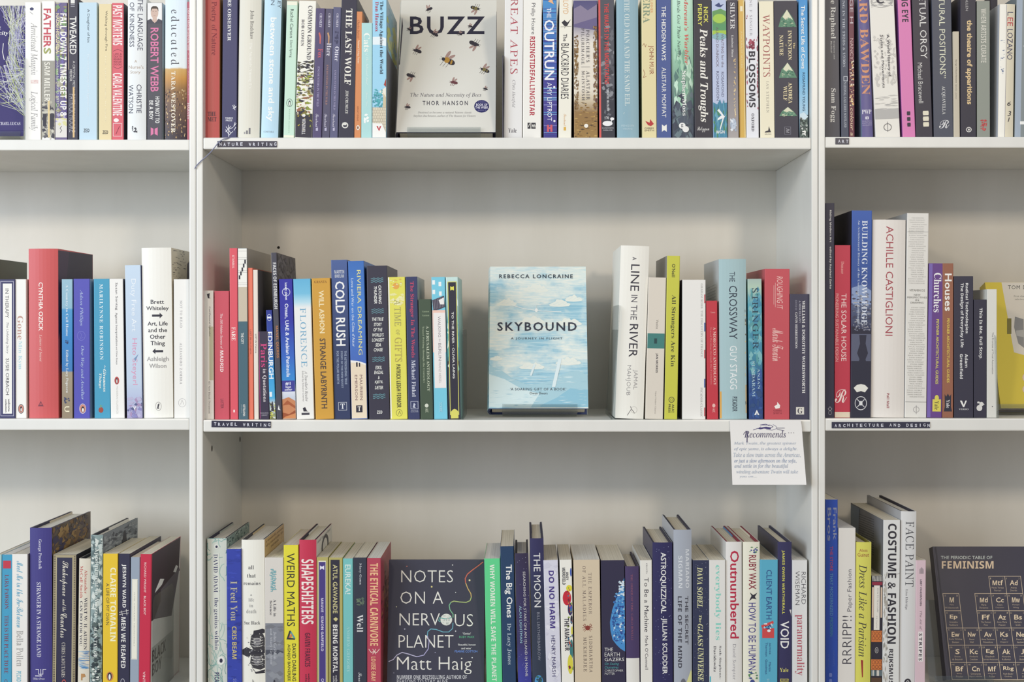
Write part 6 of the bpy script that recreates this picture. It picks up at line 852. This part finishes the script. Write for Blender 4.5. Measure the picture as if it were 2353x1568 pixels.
tape('R', 1, 1919.5, 1950.5, 317.5, 332, 0.4, 'ART', 1928, 1946, 321.5, 329, 'short dark embossed tape label reading ART')
tape('R', 2, 1911, 2136.5, 970, 984.3, -0.05, 'ARCHITECTURE AND DESIGN', 1920, 2133, 974, 981, 'long dark embossed tape label reading ARCHITECTURE AND DESIGN')

# note card hanging in front of the travel writing shelf edge
e = empty('note_card', (WX(1758), -.003, WZ(965))); tag(e, 'white handwritten recommendation card hanging from the travel writing shelf edge', 'card')
NX, NZ = 10, 12
def card_pt(u, t):
    x = (1677+(1683-1677)*t)*(1-u)+(1841+(1853-1841)*t)*u; z = 965.5+(1114.5-965.5)*t
    yy = -.0035-.010*t*t+.0016*math.sin(u*math.pi)*t
    if u == 1 and t == 0: x -= 1.5
    return ((WX(x, yy))-e.location.x, yy-e.location.y, WZ(z, yy)-e.location.z)
v = []; f = []
for off in (0, .0003):
    for j in range(NZ+1):
        for i in range(NX+1):
            p = card_pt(i/NX, j/NZ); v.append((p[0], p[1]+off, p[2]))
n0 = (NX+1)*(NZ+1)
for j in range(NZ):
    for i in range(NX):
        a = j*(NX+1)+i; f.append((a, a+1, a+NX+2, a+NX+1)); f.append((n0+a, n0+a+NX+1, n0+a+NX+2, n0+a+1))
rim = [i for i in range(NX+1)]+[j*(NX+1)+NX for j in range(1, NZ+1)]+[NZ*(NX+1)+i for i in range(NX-1, -1, -1)]+[j*(NX+1) for j in range(NZ-1, 0, -1)]
for i in range(len(rim)):
    a, b = rim[i], rim[(i+1) % len(rim)]; f.append((a, n0+a, n0+b, b))
mk('card', v, f, mat('eceae6', .7), e)
ci_ = []
INK = 'a3b0c2'
lines = [('Mark Twain, the greatest spinner', 1687, 1830, 1015, 1029, INK), ('of epic yarns, is always a delight.', 1687, 1832, 1028, 1042, '93a2ba'), ('Take a slow train across the Americas,', 1685, 1838, 1040, 1057, INK), ('or just a slow afternoon on the sofa,', 1686, 1827, 1054, 1071, '8094b4'), ('and settle in for the beautiful', 1686, 1808, 1066, 1083, '93a2ba'), ('winding adventure Twain will take', 1690, 1829, 1080, 1096, INK), ('you on...', 1696, 1735, 1094, 1104, INK)]
for s_, xa_, xb_, ya, yb_, c_ in lines: ci_.append(H('I', s_, c_, (xa_-1680)/166, (xb_-1680)/166, ya, yb_-5))
ci_ += [H('I', 'Recommends', '4a4468', .19, .77, 990, 1006), L('4a4468', 2.0, (.235, 992), (.225, 1017)), L('4a4468', 1.2, (.18, 999), (.2, 994), (.235, 991)), [E('77757c', u-.006, u+.006, 994, 996, 8) for u in (.81, .845, .88)],
        P('443c74', (.38, 985), (.43, 983), (.5, 981), (.57, 983), (.56, 987), (.47, 985), (.42, 987)), L('443c74', 1.2, (.44, 984), (.38, 985), (.32, 988.5)), L('443c74', 1, (.43, 981), (.4, 984)), L('443c74', 1, (.56, 984), (.6, 981), (.56, 977), (.42, 977)), L('443c74', 1, (.42, 977), (.5, 975), (.55, 979)), L('66628a', .8, (.6, 976), (.64, 980), (.65, 985), (.58, 989), (.5, 987)), L('55506e', 1, (.65, 984), (.76, 984)), L('55506e', 1, (.65, 987), (.75, 990))]
def card_surf(a, l, b):
    # a = u, b = photo row
    t = (b-965.5)/149.0; u = min(max(a, 0), 1); p = card_pt(u, min(max(t, 0.001), 1)); return (p[0], p[1]-l-.0002, p[2])
def card_m2(u, y): return (u, y)
S_keep = S
PRINTS.append(dict(name='handwriting', parent=e, items=[('P', i[1], i[2]) if i[0] == 'P' else i for i in flat(ci_) if i[0] != 'L'], map2=card_m2, surf=card_surf))
# pen strokes of the card as thin quads
st = []
for i in flat(ci_):
    if i[0] == 'L':
        for (ua, ya), (ub, yb_) in zip(i[3], i[3][1:]):
            dx, dy = (ub-ua)*166, yb_-ya; ln = math.hypot(dx, dy) or 1; nx_, ny_ = -dy/ln*i[2]/2, dx/ln*i[2]/2
            st.append(P(i[1], (ua+nx_/166, ya+ny_), (ub+nx_/166, yb_+ny_), (ub-nx_/166, yb_-ny_), (ua-nx_/166, ya-ny_)))
PRINTS.append(dict(name='pen_strokes', parent=e, items=st, map2=card_m2, surf=card_surf))

rb = []
for (px, py, yy) in [(548, 316.5, .006), (530, 317, .001), (514, 319.5, -.003), (503, 326, -.004), (494, 338, -.0042), (485, 349, -.004), (473, 361, -.0035), (463, 369, -.003), (455, 377, -.0028), (450, 383, -.0028), (447.5, 388, -.003)]:
    rb.append((WX(px, yy), yy, WZ(py, yy)))
o = tube('bookmark_ribbon', rb, .00075, mat('8688a0', .6)); tag(o, 'thin grey bookmark ribbon trailing over the nature writing shelf edge', 'ribbon')

# ================================================================= build the printing
bake_texts()
for pr in PRINTS: emit(pr)
print('THINGS', sum(1 for o in SC.objects if o.parent is None), 'OBJS', len(SC.objects), 'TRIS', sum(len(m.polygons) for m in bpy.data.meshes))
